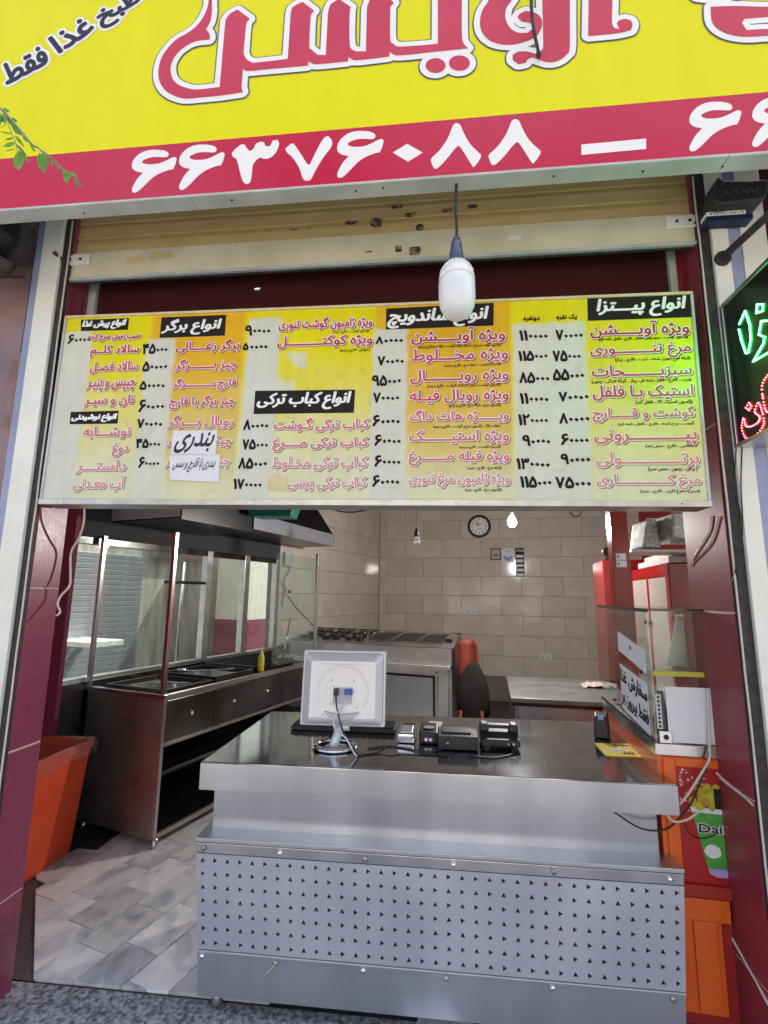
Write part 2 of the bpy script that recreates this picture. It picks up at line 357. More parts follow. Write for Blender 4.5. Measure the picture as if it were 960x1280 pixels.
def smooth_outline(P,lim=48):
    n=len(P); out=[]
    def turn(i):
        a=Vector(P[i])-Vector(P[i-1]); b=Vector(P[(i+1)%n])-Vector(P[i]); return math.degrees(a.angle(b,0)) if a.length>1e-6 and b.length>1e-6 else 180
    T=[turn(i) for i in range(n)]
    for i in range(n):
        j=(i+1)%n; out.append(tuple(P[i]))
        a,b,c,d=[Vector(P[k%n]) for k in (i-1,i,i+1,i+2)]
        if (b-c).length>.16: continue
        if T[i]>=lim and T[j]>=lim: continue
        if T[i]>=lim: a=b-(c-b)
        if T[j]>=lim: d=c+(c-b)
        for t in (.25,.5,.75): q=.5*((2*b)+(-a+c)*t+(2*a-5*b+4*c-d)*t*t+(-a+3*b-3*c+d)*t**3); out.append(tuple(q))
    return out

# ---------------------------------------------------------------- measured outlines (metres)
BULB_W=32
MENU_C,MENU_A,MENU_W,MENU_H=(-0.3229, -0.15, 2.3288),-0.01152,2.6494,0.8306
MENU_HEADS=[
([(-1.2539,0.4042),(-1.0243,0.4034),(-1.0234,0.3475),(-1.2465,0.3491)],'انواع پیش غذا',[-1.1404,0.377,0.2095,0.0427]),
([(-1.2437,-0.0292),(-1.0222,-0.0269),(-1.0206,-0.0851),(-1.2414,-0.085)],'انواع نوشیدنی',[-1.1321,-0.0581,0.2079,0.0361]),
([(-0.8722,0.4009),(-0.5764,0.4012),(-0.5749,0.3042),(-0.8716,0.3034)],'انواع برگر',[-0.7302,0.352,0.2735,0.0741]),
([(-0.4225,0.0499),(0.0006,0.0459),(-0.0017,-0.0533),(-0.4229,-0.0522)],'انواع کباب ترکی',[-0.2148,0.0014,0.3991,0.0734]),
([(0.1204,0.4019),(0.5631,0.4093),(0.5603,0.3087),(0.121,0.3069)],'انواع ساندویچ',[0.3331,0.3535,0.4162,0.0838]),
([(0.9315,0.416),(1.3318,0.4162),(1.3262,0.3159),(0.9292,0.3151)],'انواع پیـتزا',[1.1319,0.3672,0.3444,0.0795]),
]
MENU_LINES=[
('R','سیب زمینی سرخ کرده',-1.084,0.3139,0.242,0.035,0),
('R','سالاد کلـم',-1.0737,0.2482,0.2249,0.0551,0),
('R','سالاد فصـل',-1.0677,0.1724,0.2219,0.0544,0),
('R','چیپس و پنیـر',-1.0727,0.0916,0.2222,0.0568,0),
('R','نان و سیـر',-1.0716,0.0193,0.2255,0.0531,0),
('R','نوشـابه',-1.065,-0.1242,0.2115,0.0541,0),
('R','دوغ',-0.9949,-0.2009,0.0691,0.0584,0),
('R','دلستـر',-1.0722,-0.2741,0.2227,0.0601,0),
('R','آب معـدنی',-1.0724,-0.3475,0.2281,0.0622,0),
('P','۶۰۰۰۰',-1.2486,0.3096,0.1105,0.0441,0),
('P','۴۵۰۰۰',-0.8853,0.2525,0.1185,0.0468,0),
('P','۵۰۰۰۰',-0.8776,0.1711,0.1161,0.0462,0),
('P','۵۰۰۰۰',-0.881,0.0845,0.1176,0.0403,0),
('P','۶۰۰۰۰',-0.8742,-0.0088,0.1182,0.0561,0),
('P','۷۰۰۰۰',-0.8742,-0.0868,0.116,0.0406,0),
('P','۴۵۰۰۰',-0.8718,-0.1747,0.1114,0.04,0),
('P','۶۰۰۰۰',-0.8588,-0.2579,0.0936,0.0467,0),
('R','برگر زغـالی',-0.6483,0.2582,0.2838,0.0547,0),
('R','چیز بـرگر',-0.6487,0.1711,0.2735,0.0578,0),
('R','قارچ بـرگر',-0.6485,0.0848,0.28,0.054,0),
('R','چیز برگر با قارچ',-0.652,0.0038,0.2872,0.0571,0),
('R','رویال بـرگر',-0.6508,-0.0818,0.2875,0.0592,0),
('R','چیکن بـرگر',-0.6499,-0.167,0.2796,0.0526,0),
('R','چیلی بـرگر',-0.6489,-0.2532,0.2791,0.0547,0),
('R','ویژه ژامبون گوشت تنوری',-0.1374,0.3435,0.3996,0.0556,0),
('R','ویژه کوکتـل',-0.1368,0.2622,0.4028,0.0534,0),
('R','کباب ترکی گـوشت',-0.1351,-0.1016,0.3939,0.0575,0),
('R','کباب ترکی مـرغ',-0.1352,-0.1843,0.3933,0.0567,0),
('R','کباب ترکی مخـلوط',-0.1351,-0.2648,0.3907,0.0566,0),
('R','کباب ترکی پرسی',-0.1012,-0.3482,0.3196,0.0557,0),
('S','(ژامبون گوشت ، قارچ ، پنیر)',-0.0253,0.3033,0.1518,0.0168,0),
('S','( کوکتل ، قارچ و پنیر)',-0.006,0.2183,0.1263,0.0188,0),
('P','۹۰۰۰۰',-0.4285,0.3225,0.1151,0.0469,0),
('P','۵۰۰۰۰',-0.4366,0.2491,0.1153,0.0309,0),
('P','۸۰۰۰۰',-0.4082,-0.1,0.1097,0.0437,0),
('P','۷۵۰۰۰',-0.4058,-0.1832,0.1111,0.0431,0),
('P','۸۵۰۰۰',-0.4108,-0.2634,0.1239,0.0461,0),
('P','۱۷۰۰۰۰',-0.4268,-0.3497,0.1218,0.042,0),
('R','ویژه آویـشن',0.4165,0.2692,0.3765,0.0692,0),
('R','ویژه مخـلوط',0.4222,0.1823,0.3855,0.0629,0),
('R','ویژه رویـال',0.4213,0.0932,0.3883,0.0598,0),
('R','ویژه رویال فیـله',0.4193,0.0086,0.3891,0.0575,0),
('R','ویـژه هات داگ',0.4198,-0.0744,0.3877,0.0545,0),
('R','ویژه استیـک',0.4186,-0.1599,0.3871,0.0559,0),
('R','ویژه فیله مـرغ',0.4187,-0.2452,0.3876,0.0579,0),
('R','ویژه ژامبون مرغ تنوری',0.4185,-0.3349,0.3847,0.057,0),
('S','(ژامبون گوشت و مرغ ، استیک فیله گوشت ، فیله مرغ قارچ و پنیر)',0.4222,0.2241,0.3292,0.0206,0),
('S','(استیک گوشت ، فیله مرغ ، قارچ و پنیر)',0.475,0.1397,0.2209,0.0165,0),
('S','(ژامبون گوشت و مرغ ، استیک گوشت ، قارچ و پنیر)',0.4394,0.0536,0.2893,0.0185,0),
('S','(ژامبون مرغ ، فیله مرغ ، قارچ و پنیر)',0.4818,-0.0315,0.2018,0.0175,0),
('S','( هات داگ ، ژامبون مرغ و گوشت ، قارچ و پنیر)',0.4509,-0.1173,0.261,0.0187,0),
('S','(استیک گوشت ، قارچ و پنیر)',0.501,-0.2021,0.1581,0.0156,0),
('S','(فیله مرغ ، قارچ ، پنیر )',0.5167,-0.2872,0.1307,0.0167,0),
('S','(ژامبون مرغ ، قارچ ، پنیر)',0.5124,-0.3737,0.1364,0.0165,0),
('P','۸۰۰۰۰',0.1372,0.2586,0.1178,0.0327,0),
('P','۷۰۰۰۰',0.1452,0.168,0.1118,0.0399,0),
('P','۹۵۰۰۰',0.1294,0.0815,0.122,0.0454,0),
('P','۷۰۰۰۰',0.13,0.0089,0.1091,0.0427,0),
('P','۶۰۰۰۰',0.1318,-0.0894,0.1146,0.0456,0),
('P','۶۰۰۰۰',0.1395,-0.1714,0.1088,0.045,0),
('P','۶۰۰۰۰',0.1407,-0.2571,0.1066,0.0458,0),
('P','۶۰۰۰۰',0.1359,-0.3384,0.1094,0.0459,0),
('K','دونفره',0.7112,0.3321,0.0627,0.0238,0),
('K','یک نفره',0.8485,0.3339,0.0772,0.0252,0),
('P','۱۱۰۰۰۰',0.7173,0.2598,0.1139,0.0446,0),
('P','۱۱۵۰۰۰',0.7132,0.172,0.1166,0.0425,0),
('P','۸۵۰۰۰',0.7164,0.0796,0.1185,0.0456,0),
('P','۱۱۰۰۰۰',0.713,-0.0068,0.1128,0.0442,0),
('P','۱۲۰۰۰۰',0.7069,-0.0941,0.1155,0.0443,0),
('P','۹۰۰۰۰',0.717,-0.1786,0.1077,0.0436,0),
('P','۱۳۰۰۰۰',0.7022,-0.2709,0.1274,0.043,0),
('P','۱۱۵۰۰۰',0.7104,-0.3429,0.1197,0.0439,0),
('P','۷۰۰۰۰',0.8561,0.2573,0.1073,0.0443,0),
('P','۷۵۰۰۰',0.8433,0.1677,0.1087,0.046,0),
('P','۵۵۰۰۰',0.8473,0.0888,0.1217,0.0476,0),
('P','۷۰۰۰۰',0.8633,-0.002,0.1158,0.0387,0),
('P','۸۰۰۰۰',0.8625,-0.0913,0.1163,0.0425,0),
('P','۶۰۰۰۰',0.8605,-0.1757,0.106,0.0448,0),
('P','۹۰۰۰۰',0.8595,-0.2532,0.112,0.0413,0),
('P','۷۵۰۰۰',0.8485,-0.3451,0.1324,0.0435,0),
('R','ویژه آویـشن',1.1209,0.2726,0.3685,0.0668,0),
('R','مرغ تنـوری',1.1192,0.1829,0.3731,0.062,0),
('R','سبزیـجات',1.1187,0.0946,0.3663,0.0574,0),
('R','استیک بـا فلفل',1.1176,0.0098,0.3664,0.0602,0),
('R','گوشت و قـارچ',1.1155,-0.0778,0.3702,0.0594,0),
('R','پپـرونی',1.1166,-0.168,0.3673,0.0592,0),
('R','برتـولی',1.1177,-0.2561,0.3644,0.0575,0),
('R','مرغ کـاری',1.1166,-0.3412,0.3662,0.0567,0),
('S','(ژامبون گوشت ، سوسیس ممتاز ، قارچ ، فلفل دلمه ای)',1.1331,0.2334,0.3317,0.0213,0),
('S','(فیله مرغ تنوری شده ، ذرت ، قارچ ، پیاز)',1.1627,0.1446,0.2767,0.0195,0),
('S','(ذرت ، قارچ ، فلفل دلمه ای، پیاز ، گوجه فرنگی، زیتون)',1.1148,0.057,0.366,0.0207,0),
('S','(ژامبون استیک ۹۰٪ ، فلفل تند)',1.1938,-0.0306,0.2042,0.0174,0),
('S','گوشت چرخ کرده ، قارچ ، فلفل دلمه ای)',1.1588,-0.1175,0.2739,0.0172,0),
('S','( سالامی ، قارچ ، سس تند)',1.2067,-0.2055,0.1815,0.0183,0),
('S','( بیکن ، زیتون ، سس سیر)',1.2068,-0.2929,0.1743,0.018,0),
('S','(سس ، مرغ کاری ، قارچ ، پنیر)',1.1914,-0.3787,0.2082,0.0171,0),
]
MENU_NOTES=[
([(-0.7658,-0.121),(-0.5722,-0.1198),(-0.5709,-0.225),(-0.7676,-0.2236)],'بندری',[-0.6679,-0.1733,0.1857,0.0847]),
([(-0.7672,-0.2273),(-0.5528,-0.2251),(-0.5469,-0.3426),(-0.7599,-0.3317)],'بندری با قارچ و سس',[-0.6593,-0.2701,0.1987,0.0596]),
]
MENU_TAPE=[
(-0.3436,-0.3128),
(-0.2594,-0.313),
(-0.2607,-0.3775),
(-0.343,-0.3776),
]
MENU_ZONES=[
-0.909,
-0.486,
0.081,
0.627,
0.877,
]
MENU_PATCH=[
(-0.927,-0.794,0.298,-9),
(-0.472,-0.331,0.38,-9),
(0.071,0.211,0.31,-9),
(0.637,0.916,0.311,-9),
(-9,-1.186,0.348,-9),
]
SIGN_BIG=[
[(-0.8915,3.9417),(-0.8914,3.902),(-0.8941,3.863),(-0.9076,3.8191),(-0.9323,3.777),(-0.9689,3.7462),(-1.0116,3.7227),(-1.0422,3.6881),(-1.0665,3.6464),(-1.0759,3.5969),(-1.0736,3.5526),(-1.06,3.5136),(-1.035,3.4798),(-0.9998,3.4544),(-0.9603,3.4378),(-0.9274,3.4342),(-0.8896,3.4344),(-0.8144,3.434),(-0.7215,3.4389),(-0.7284,3.4639),(-0.7283,3.5066),(-0.7282,3.5496),(-0.7196,3.5393),(-0.7033,3.5344),(-0.6766,3.5331),(-0.6767,3.534),(-0.4701,3.5316),(-0.47,3.5508),(-0.4484,3.5363),(-0.4173,3.5326),(-0.3156,3.5322),(-0.3153,3.5522),(-0.3019,3.5397),(-0.2751,3.5328),(-0.1591,3.535),(-0.1593,3.5558),(-0.1426,3.542),(-0.1201,3.5357),(-0.0603,3.5347),(-0.0009,3.5354),(0.1319,3.5357),(0.1153,3.5606),(0.1099,3.6031),(0.1123,3.7625),(0.1132,3.8275),(0.0227,3.8405),(0.0223,3.775),(0.0209,3.5724),(-0.0007,3.5699),(-0.1203,3.5754),(-0.143,3.59),(-0.1568,3.6145),(-0.1582,3.7625),(-0.1445,3.7794),(-0.1616,3.8006),(-0.1991,3.8342),(-0.2339,3.8201),(-0.245,3.7838),(-0.2484,3.756),(-0.249,3.5695),(-0.2874,3.5742),(-0.3111,3.6064),(-0.3148,3.765),(-0.3072,3.7781),(-0.3474,3.8169),(-0.3595,3.8281),(-0.3906,3.8085),(-0.4009,3.7577),(-0.403,3.5719),(-0.4342,3.5758),(-0.4627,3.6068),(-0.4689,3.6261),(-0.4682,3.7572),(-0.4556,3.784),(-0.503,3.8336),(-0.5306,3.823),(-0.5492,3.7871),(-0.5517,3.5716),(-0.6787,3.5702),(-0.695,3.5747),(-0.7145,3.5881),(-0.7266,3.6114),(-0.7297,3.6367),(-0.7271,3.7566),(-0.7133,3.7803),(-0.7673,3.8327),(-0.7966,3.8172),(-0.8116,3.7934),(-0.815,3.7617),(-0.8171,3.4739),(-0.9088,3.4731),(-0.9533,3.4861),(-0.9878,3.5054),(-1.0121,3.533),(-1.0232,3.5655),(-1.0259,3.5973),(-1.0152,3.6339),(-0.9955,3.6632),(-0.9642,3.688),(-0.9265,3.7024),(-0.8724,3.7019),(-0.8759,3.7279),(-0.8928,3.7538),(-0.8776,3.7892),(-0.8742,3.8342),(-0.8766,3.8671),(-0.8818,3.9404)],
[(0.0487,3.4701),(0.0458,3.4579),(0.0378,3.4483),(0.0259,3.4427),(0.0118,3.4419),(-0.0022,3.446),(-0.014,3.4544),(-0.022,3.4659),(-0.0248,3.4788),(-0.0219,3.491),(-0.0139,3.5007),(-0.0019,3.5063),(0.0122,3.5071),(0.0263,3.5029),(0.0381,3.4944),(0.046,3.4829)],
[(0.1367,3.4703),(0.1336,3.4577),(0.1252,3.4478),(0.1128,3.442),(0.0982,3.4411),(0.0837,3.4454),(0.0714,3.4541),(0.0632,3.4661),(0.0604,3.4794),(0.0635,3.492),(0.0719,3.502),(0.0845,3.5079),(0.0991,3.5087),(0.1137,3.5043),(0.126,3.4955),(0.134,3.4835)],
[(0.2147,3.8129),(0.2131,3.7484),(0.1863,3.6987),(0.1766,3.647),(0.1841,3.5988),(0.2129,3.5587),(0.2544,3.538),(0.2961,3.5328),(0.3463,3.5419),(0.3801,3.5582),(0.3982,3.5971),(0.398,3.6335),(0.3799,3.6599),(0.3427,3.6754),(0.3213,3.6646),(0.3124,3.6501),(0.3285,3.6291),(0.3493,3.6243),(0.3655,3.6117),(0.3666,3.596),(0.3476,3.5778),(0.3144,3.5821),(0.2858,3.6065),(0.2702,3.6504),(0.2741,3.6974),(0.2982,3.7366),(0.313,3.7988)],
[(0.5058,3.7712),(0.5027,3.7082),(0.4925,3.5032),(0.4785,3.4646),(0.449,3.443),(0.4163,3.4399),(0.3842,3.4538),(0.3601,3.4688),(0.3451,3.4626),(0.3346,3.4466),(0.3098,3.4445),(0.2898,3.4652),(0.2905,3.4875),(0.3116,3.4991),(0.3446,3.4951),(0.3689,3.483),(0.3941,3.4951),(0.4002,3.5249),(0.4049,3.7218),(0.4075,3.7853)],
[(0.5716,3.7617),(0.5682,3.6991),(0.5575,3.5356),(0.6557,3.5352),(0.7041,3.5421),(0.7121,3.5663),(0.707,3.5853),(0.6877,3.595),(0.6673,3.5905),(0.6585,3.5784),(0.6664,3.552),(0.6492,3.5593),(0.6428,3.5856),(0.6508,3.6876),(0.6547,3.7498)],
[(0.9777,3.6074),(0.978,3.5386),(1.013,3.4916),(1.0757,3.4667),(1.1526,3.4619),(1.216,3.4572),(1.2194,3.4867),(1.1556,3.49),(1.085,3.4941),(1.0726,3.5261),(1.0834,3.5417),(1.1611,3.5398),(1.2255,3.5397),(1.2303,3.5814),(1.1657,3.5817),(1.063,3.5992)],
[(0.9341,3.7186),(0.9356,3.6585),(1.001,3.6424),(1.0681,3.6504),(1.0729,3.6986)],
]
SIGN_DIGITS=[
[(-1.1355,3.0517),(-1.1347,3.059),(-1.1298,3.0728),(-1.1199,3.0946),(-1.1083,3.1107),(-1.0974,3.1229),(-1.1097,3.1251),(-1.1289,3.1326),(-1.1424,3.1452),(-1.1464,3.1588),(-1.144,3.1771),(-1.1327,3.1963),(-1.1154,3.2104),(-1.0923,3.2186),(-1.066,3.2202),(-1.0339,3.216),(-1.0122,3.2082),(-1.0019,3.1986),(-1.0009,3.1881),(-1.0073,3.1829),(-1.0204,3.183),(-1.0417,3.1861),(-1.0682,3.1874),(-1.0915,3.1821),(-1.1065,3.1737),(-1.1032,3.1664),(-1.0893,3.1594),(-1.0653,3.1561),(-1.0391,3.1572),(-1.0136,3.1652),(-0.9885,3.1772),(-0.9757,3.18),(-0.9673,3.1735),(-0.9675,3.1638),(-0.971,3.1441),(-0.9778,3.1265),(-0.9943,3.1246),(-1.0197,3.1172),(-1.0448,3.1052),(-1.0666,3.0872),(-1.0879,3.0636),(-1.1046,3.0469),(-1.1169,3.0389),(-1.1274,3.0386),(-1.1331,3.0436)],
[(-0.9472,3.0486),(-0.9463,3.0562),(-0.9412,3.0706),(-0.931,3.0935),(-0.9193,3.1104),(-0.9082,3.1231),(-0.9205,3.1254),(-0.9395,3.1331),(-0.9528,3.1463),(-0.9566,3.1605),(-0.954,3.1796),(-0.9424,3.1998),(-0.925,3.2145),(-0.9019,3.2233),(-0.8756,3.225),(-0.8437,3.2207),(-0.8221,3.2126),(-0.812,3.2026),(-0.8112,3.1917),(-0.8176,3.1862),(-0.8307,3.1863),(-0.8519,3.1895),(-0.8783,3.1907),(-0.9015,3.185),(-0.9166,3.1762),(-0.9134,3.1686),(-0.8997,3.1614),(-0.8757,3.158),(-0.8496,3.1592),(-0.8241,3.1676),(-0.7989,3.1803),(-0.7861,3.1833),(-0.7778,3.1765),(-0.7782,3.1663),(-0.782,3.1458),(-0.789,3.1273),(-0.8055,3.1253),(-0.8309,3.1174),(-0.856,3.1048),(-0.8781,3.0859),(-0.8996,3.0611),(-0.9165,3.0437),(-0.9288,3.0353),(-0.9393,3.035),(-0.9449,3.0402)],
[(-0.7497,3.1764),(-0.7353,3.1941),(-0.716,3.2097),(-0.7019,3.2083),(-0.6915,3.19),(-0.68,3.1785),(-0.6666,3.1876),(-0.6584,3.2076),(-0.6402,3.2146),(-0.6276,3.2099),(-0.6206,3.1936),(-0.6036,3.192),(-0.594,3.2153),(-0.5757,3.217),(-0.5687,3.199),(-0.5764,3.1687),(-0.5936,3.1463),(-0.6162,3.1382),(-0.6397,3.1472),(-0.6543,3.1348),(-0.6654,3.1136),(-0.6666,3.0796),(-0.6707,3.0462),(-0.6824,3.037),(-0.6984,3.0485),(-0.7134,3.0923),(-0.7291,3.1451),(-0.7456,3.1604)],
[(-0.5447,3.176),(-0.5227,3.1946),(-0.512,3.1935),(-0.4844,3.1481),(-0.4586,3.1034),(-0.4479,3.099),(-0.4273,3.1513),(-0.402,3.2035),(-0.3844,3.2154),(-0.3687,3.1934),(-0.3709,3.1663),(-0.3994,3.1233),(-0.4247,3.0751),(-0.4412,3.0381),(-0.4559,3.0327),(-0.4711,3.0407),(-0.488,3.0892),(-0.514,3.1339),(-0.5363,3.1581)],
[(-0.3453,3.0478),(-0.344,3.0555),(-0.3385,3.0699),(-0.3276,3.0928),(-0.3155,3.1097),(-0.3044,3.1224),(-0.3159,3.1247),(-0.3336,3.1324),(-0.3455,3.1456),(-0.3484,3.1598),(-0.3449,3.1789),(-0.3328,3.1991),(-0.3155,3.2139),(-0.2931,3.2227),(-0.268,3.2245),(-0.2379,3.2202),(-0.2178,3.2121),(-0.2087,3.2021),(-0.2086,3.1912),(-0.2149,3.1857),(-0.2274,3.1857),(-0.2474,3.1889),(-0.2723,3.1901),(-0.2948,3.1844),(-0.3096,3.1755),(-0.3069,3.168),(-0.2942,3.1607),(-0.2717,3.1573),(-0.2468,3.1586),(-0.2221,3.1671),(-0.1975,3.1798),(-0.1852,3.1828),(-0.1777,3.1761),(-0.1785,3.1659),(-0.1832,3.1453),(-0.1909,3.1268),(-0.2066,3.1247),(-0.2312,3.1168),(-0.2557,3.1042),(-0.2777,3.0853),(-0.2994,3.0604),(-0.3164,3.0429),(-0.3286,3.0345),(-0.3385,3.0342),(-0.3436,3.0394)],
[(-0.1437,3.1213),(-0.0918,3.1531),(-0.0358,3.1111),(-0.0887,3.078)],
[(0.0038,3.0418),(-0.006,3.0705),(-0.0031,3.0866),(0.0255,3.1169),(0.0543,3.1639),(0.0719,3.2123),(0.0834,3.2228),(0.0975,3.2147),(0.1084,3.1835),(0.1315,3.1316),(0.1697,3.0821),(0.1652,3.0662),(0.148,3.0402),(0.1396,3.0361),(0.1208,3.0752),(0.099,3.1182),(0.0893,3.1274),(0.075,3.1123),(0.0463,3.0739),(0.0179,3.0438)],
[(0.2051,3.0383),(0.1957,3.0669),(0.199,3.083),(0.2285,3.1131),(0.2587,3.1598),(0.2774,3.2079),(0.2893,3.2184),(0.3035,3.2102),(0.3139,3.1792),(0.3364,3.1274),(0.3742,3.078),(0.3693,3.0622),(0.3514,3.0364),(0.3428,3.0323),(0.3244,3.0713),(0.3032,3.1141),(0.2935,3.1233),(0.2787,3.1083),(0.2489,3.0701),(0.2195,3.0403)],
[(0.5108,3.0918),(0.7247,3.095),(0.7217,3.0542),(0.5086,3.0505)],
[(0.8598,3.0448),(0.8619,3.0523),(0.8689,3.0664),(0.882,3.089),(0.8956,3.1055),(0.9078,3.1181),(0.8969,3.1204),(0.8806,3.128),(0.8705,3.1411),(0.8693,3.1551),(0.8748,3.1739),(0.8888,3.1937),(0.9072,3.2082),(0.9299,3.2167),(0.9544,3.2183),(0.983,3.214),(1.0016,3.2059),(1.0093,3.196),(1.0082,3.1852),(1.0015,3.1799),(0.9894,3.18),(0.9704,3.1832),(0.9464,3.1845),(0.924,3.179),(0.9086,3.1703),(0.9104,3.1629),(0.9219,3.1557),(0.9434,3.1523),(0.9676,3.1534),(0.9924,3.1616),(1.0177,3.174),(1.03,3.1769),(1.0365,3.1702),(1.0345,3.1602),(1.0277,3.1399),(1.0182,3.1218),(1.0027,3.1198),(0.978,3.1122),(0.9529,3.0998),(0.9295,3.0813),(0.9057,3.0569),(0.8873,3.0398),(0.8746,3.0316),(0.8649,3.0313),(0.8605,3.0364)],
[(1.0572,3.0432),(1.0594,3.0507),(1.0666,3.0649),(1.0798,3.0875),(1.0934,3.1042),(1.1056,3.1168),(1.095,3.1191),(1.0792,3.1267),(1.0697,3.1398),(1.0688,3.1538),(1.0746,3.1727),(1.0886,3.1926),(1.1068,3.2072),(1.1292,3.2158),(1.1531,3.2174),(1.181,3.2132),(1.1989,3.2051),(1.2063,3.1951),(1.205,3.1843),(1.1983,3.179),(1.1865,3.179),(1.168,3.1822),(1.1446,3.1835),(1.1227,3.178),(1.1075,3.1692),(1.1091,3.1618),(1.1201,3.1545),(1.141,3.1511),(1.1646,3.1523),(1.1891,3.1606),(1.214,3.1731),(1.226,3.176),(1.2322,3.1693),(1.2301,3.1593),(1.223,3.1389),(1.2134,3.1207),(1.1982,3.1187),(1.174,3.111),(1.1492,3.0985),(1.126,3.0799),(1.1022,3.0554),(1.0839,3.0382),(1.0713,3.0299),(1.0619,3.0296),(1.0577,3.0348)],
[(1.2487,3.0432),(1.251,3.0508),(1.2583,3.065),(1.2717,3.0878),(1.2853,3.1045),(1.2975,3.1171),(1.2872,3.1194),(1.272,3.1271),(1.263,3.1402),(1.2624,3.1543),(1.2684,3.1733),(1.2825,3.1932),(1.3006,3.2079),(1.3226,3.2166),(1.346,3.2183),(1.3732,3.214),(1.3905,3.2059),(1.3974,3.196),(1.396,3.1851),(1.3893,3.1798),(1.3778,3.1798),(1.3599,3.183),(1.337,3.1842),(1.3155,3.1786),(1.3005,3.1698),(1.3018,3.1623),(1.3125,3.1551),(1.3328,3.1517),(1.3559,3.1529),(1.38,3.1613),(1.4045,3.1738),(1.4164,3.1768),(1.4223,3.1701),(1.42,3.16),(1.4126,3.1396),(1.4029,3.1213),(1.388,3.1192),(1.3642,3.1115),(1.3397,3.0989),(1.3167,3.0802),(1.2929,3.0556),(1.2747,3.0383),(1.2622,3.03),(1.253,3.0297),(1.2491,3.0348)],
]
SIGN_WORDS=[
('فقط',-1.6679,3.6806,0.1938,0.1025,0.457),
('غذا',-1.4748,3.8093,0.1754,0.0988,0.6149),
('طبخ',-1.2748,3.9069,0.1972,0.1084,0.5154),
('بیرون',-1.894,3.5792,0.1962,0.1063,0.4766),
]
LED_PATHS=[
('g',[(-0.2642,2.529),(-0.3025,2.5566),(-0.3184,2.4911),(-0.3136,2.4386),(-0.2937,2.4033),(-0.2805,2.407),(-0.2661,2.4583),(-0.2572,2.5171)]),
('g',[(-0.3672,2.5409),(-0.3941,2.5251),(-0.3879,2.504),(-0.3582,2.515),(-0.3672,2.5409)]),
('g',[(-0.4323,2.4433),(-0.3766,2.4739),(-0.3571,2.4357),(-0.3825,2.4126),(-0.3734,2.3942),(-0.3131,2.36),(-0.3922,2.3522),(-0.4299,2.3637),(-0.4477,2.399),(-0.4323,2.4433)]),
('r',[(-0.2269,2.1853),(-0.2119,2.1541),(-0.228,2.1124),(-0.2673,2.1025),(-0.3176,2.1174),(-0.3312,2.1469),(-0.3165,2.2074),(-0.2909,2.1853),(-0.3123,2.1596),(-0.3009,2.1435),(-0.261,2.143),(-0.2356,2.1549),(-0.2314,2.1837)]),
('r',[(-0.267,2.2274),(-0.2777,2.2111),(-0.2625,2.2021),(-0.2467,2.2173),(-0.267,2.2274)]),
('r',[(-0.4035,2.2811),(-0.3754,2.2801),(-0.3424,2.2576),(-0.3407,2.2005),(-0.3504,2.1624),(-0.3814,2.1561)]),
]

# ================================================================ THE SETTING
GX,GY=-1.717,1.088
GF=frame(GX,GY,17)                       # frame of the left side wall: x' to the right, y' deeper into the shop
BF=frame(-.925,6.161,9.3)                # frame of the back wall
def struct(o): return tag(o,kind='structure')
struct(MB().box(-60,-60,-.35,60,60,-.2).build('ground',K['asphalt']))
struct(MB().box(-12,-3.2,-.2,12,.085,-.006).build('pavement',K['pave'],bevel=.01))
struct(MB().box(-12,-3.36,-.2,12,-3.205,.002).build('kerb',K['darkstone'],bevel=.01))
fl=struct(MB().box(-2.6,.088,-.2,4.2,8,-.012).build('shop_floor',K['joint']))
th=struct(MB().add([(-2.6,.089,-.008),(-1.62,.089,-.008),(-1.62,.10,-.008),(-2.22,.80,-.008),(-2.6,.80,-.008)],[(0,1,2,3,4)]).build('threshold',K['darkstone']))
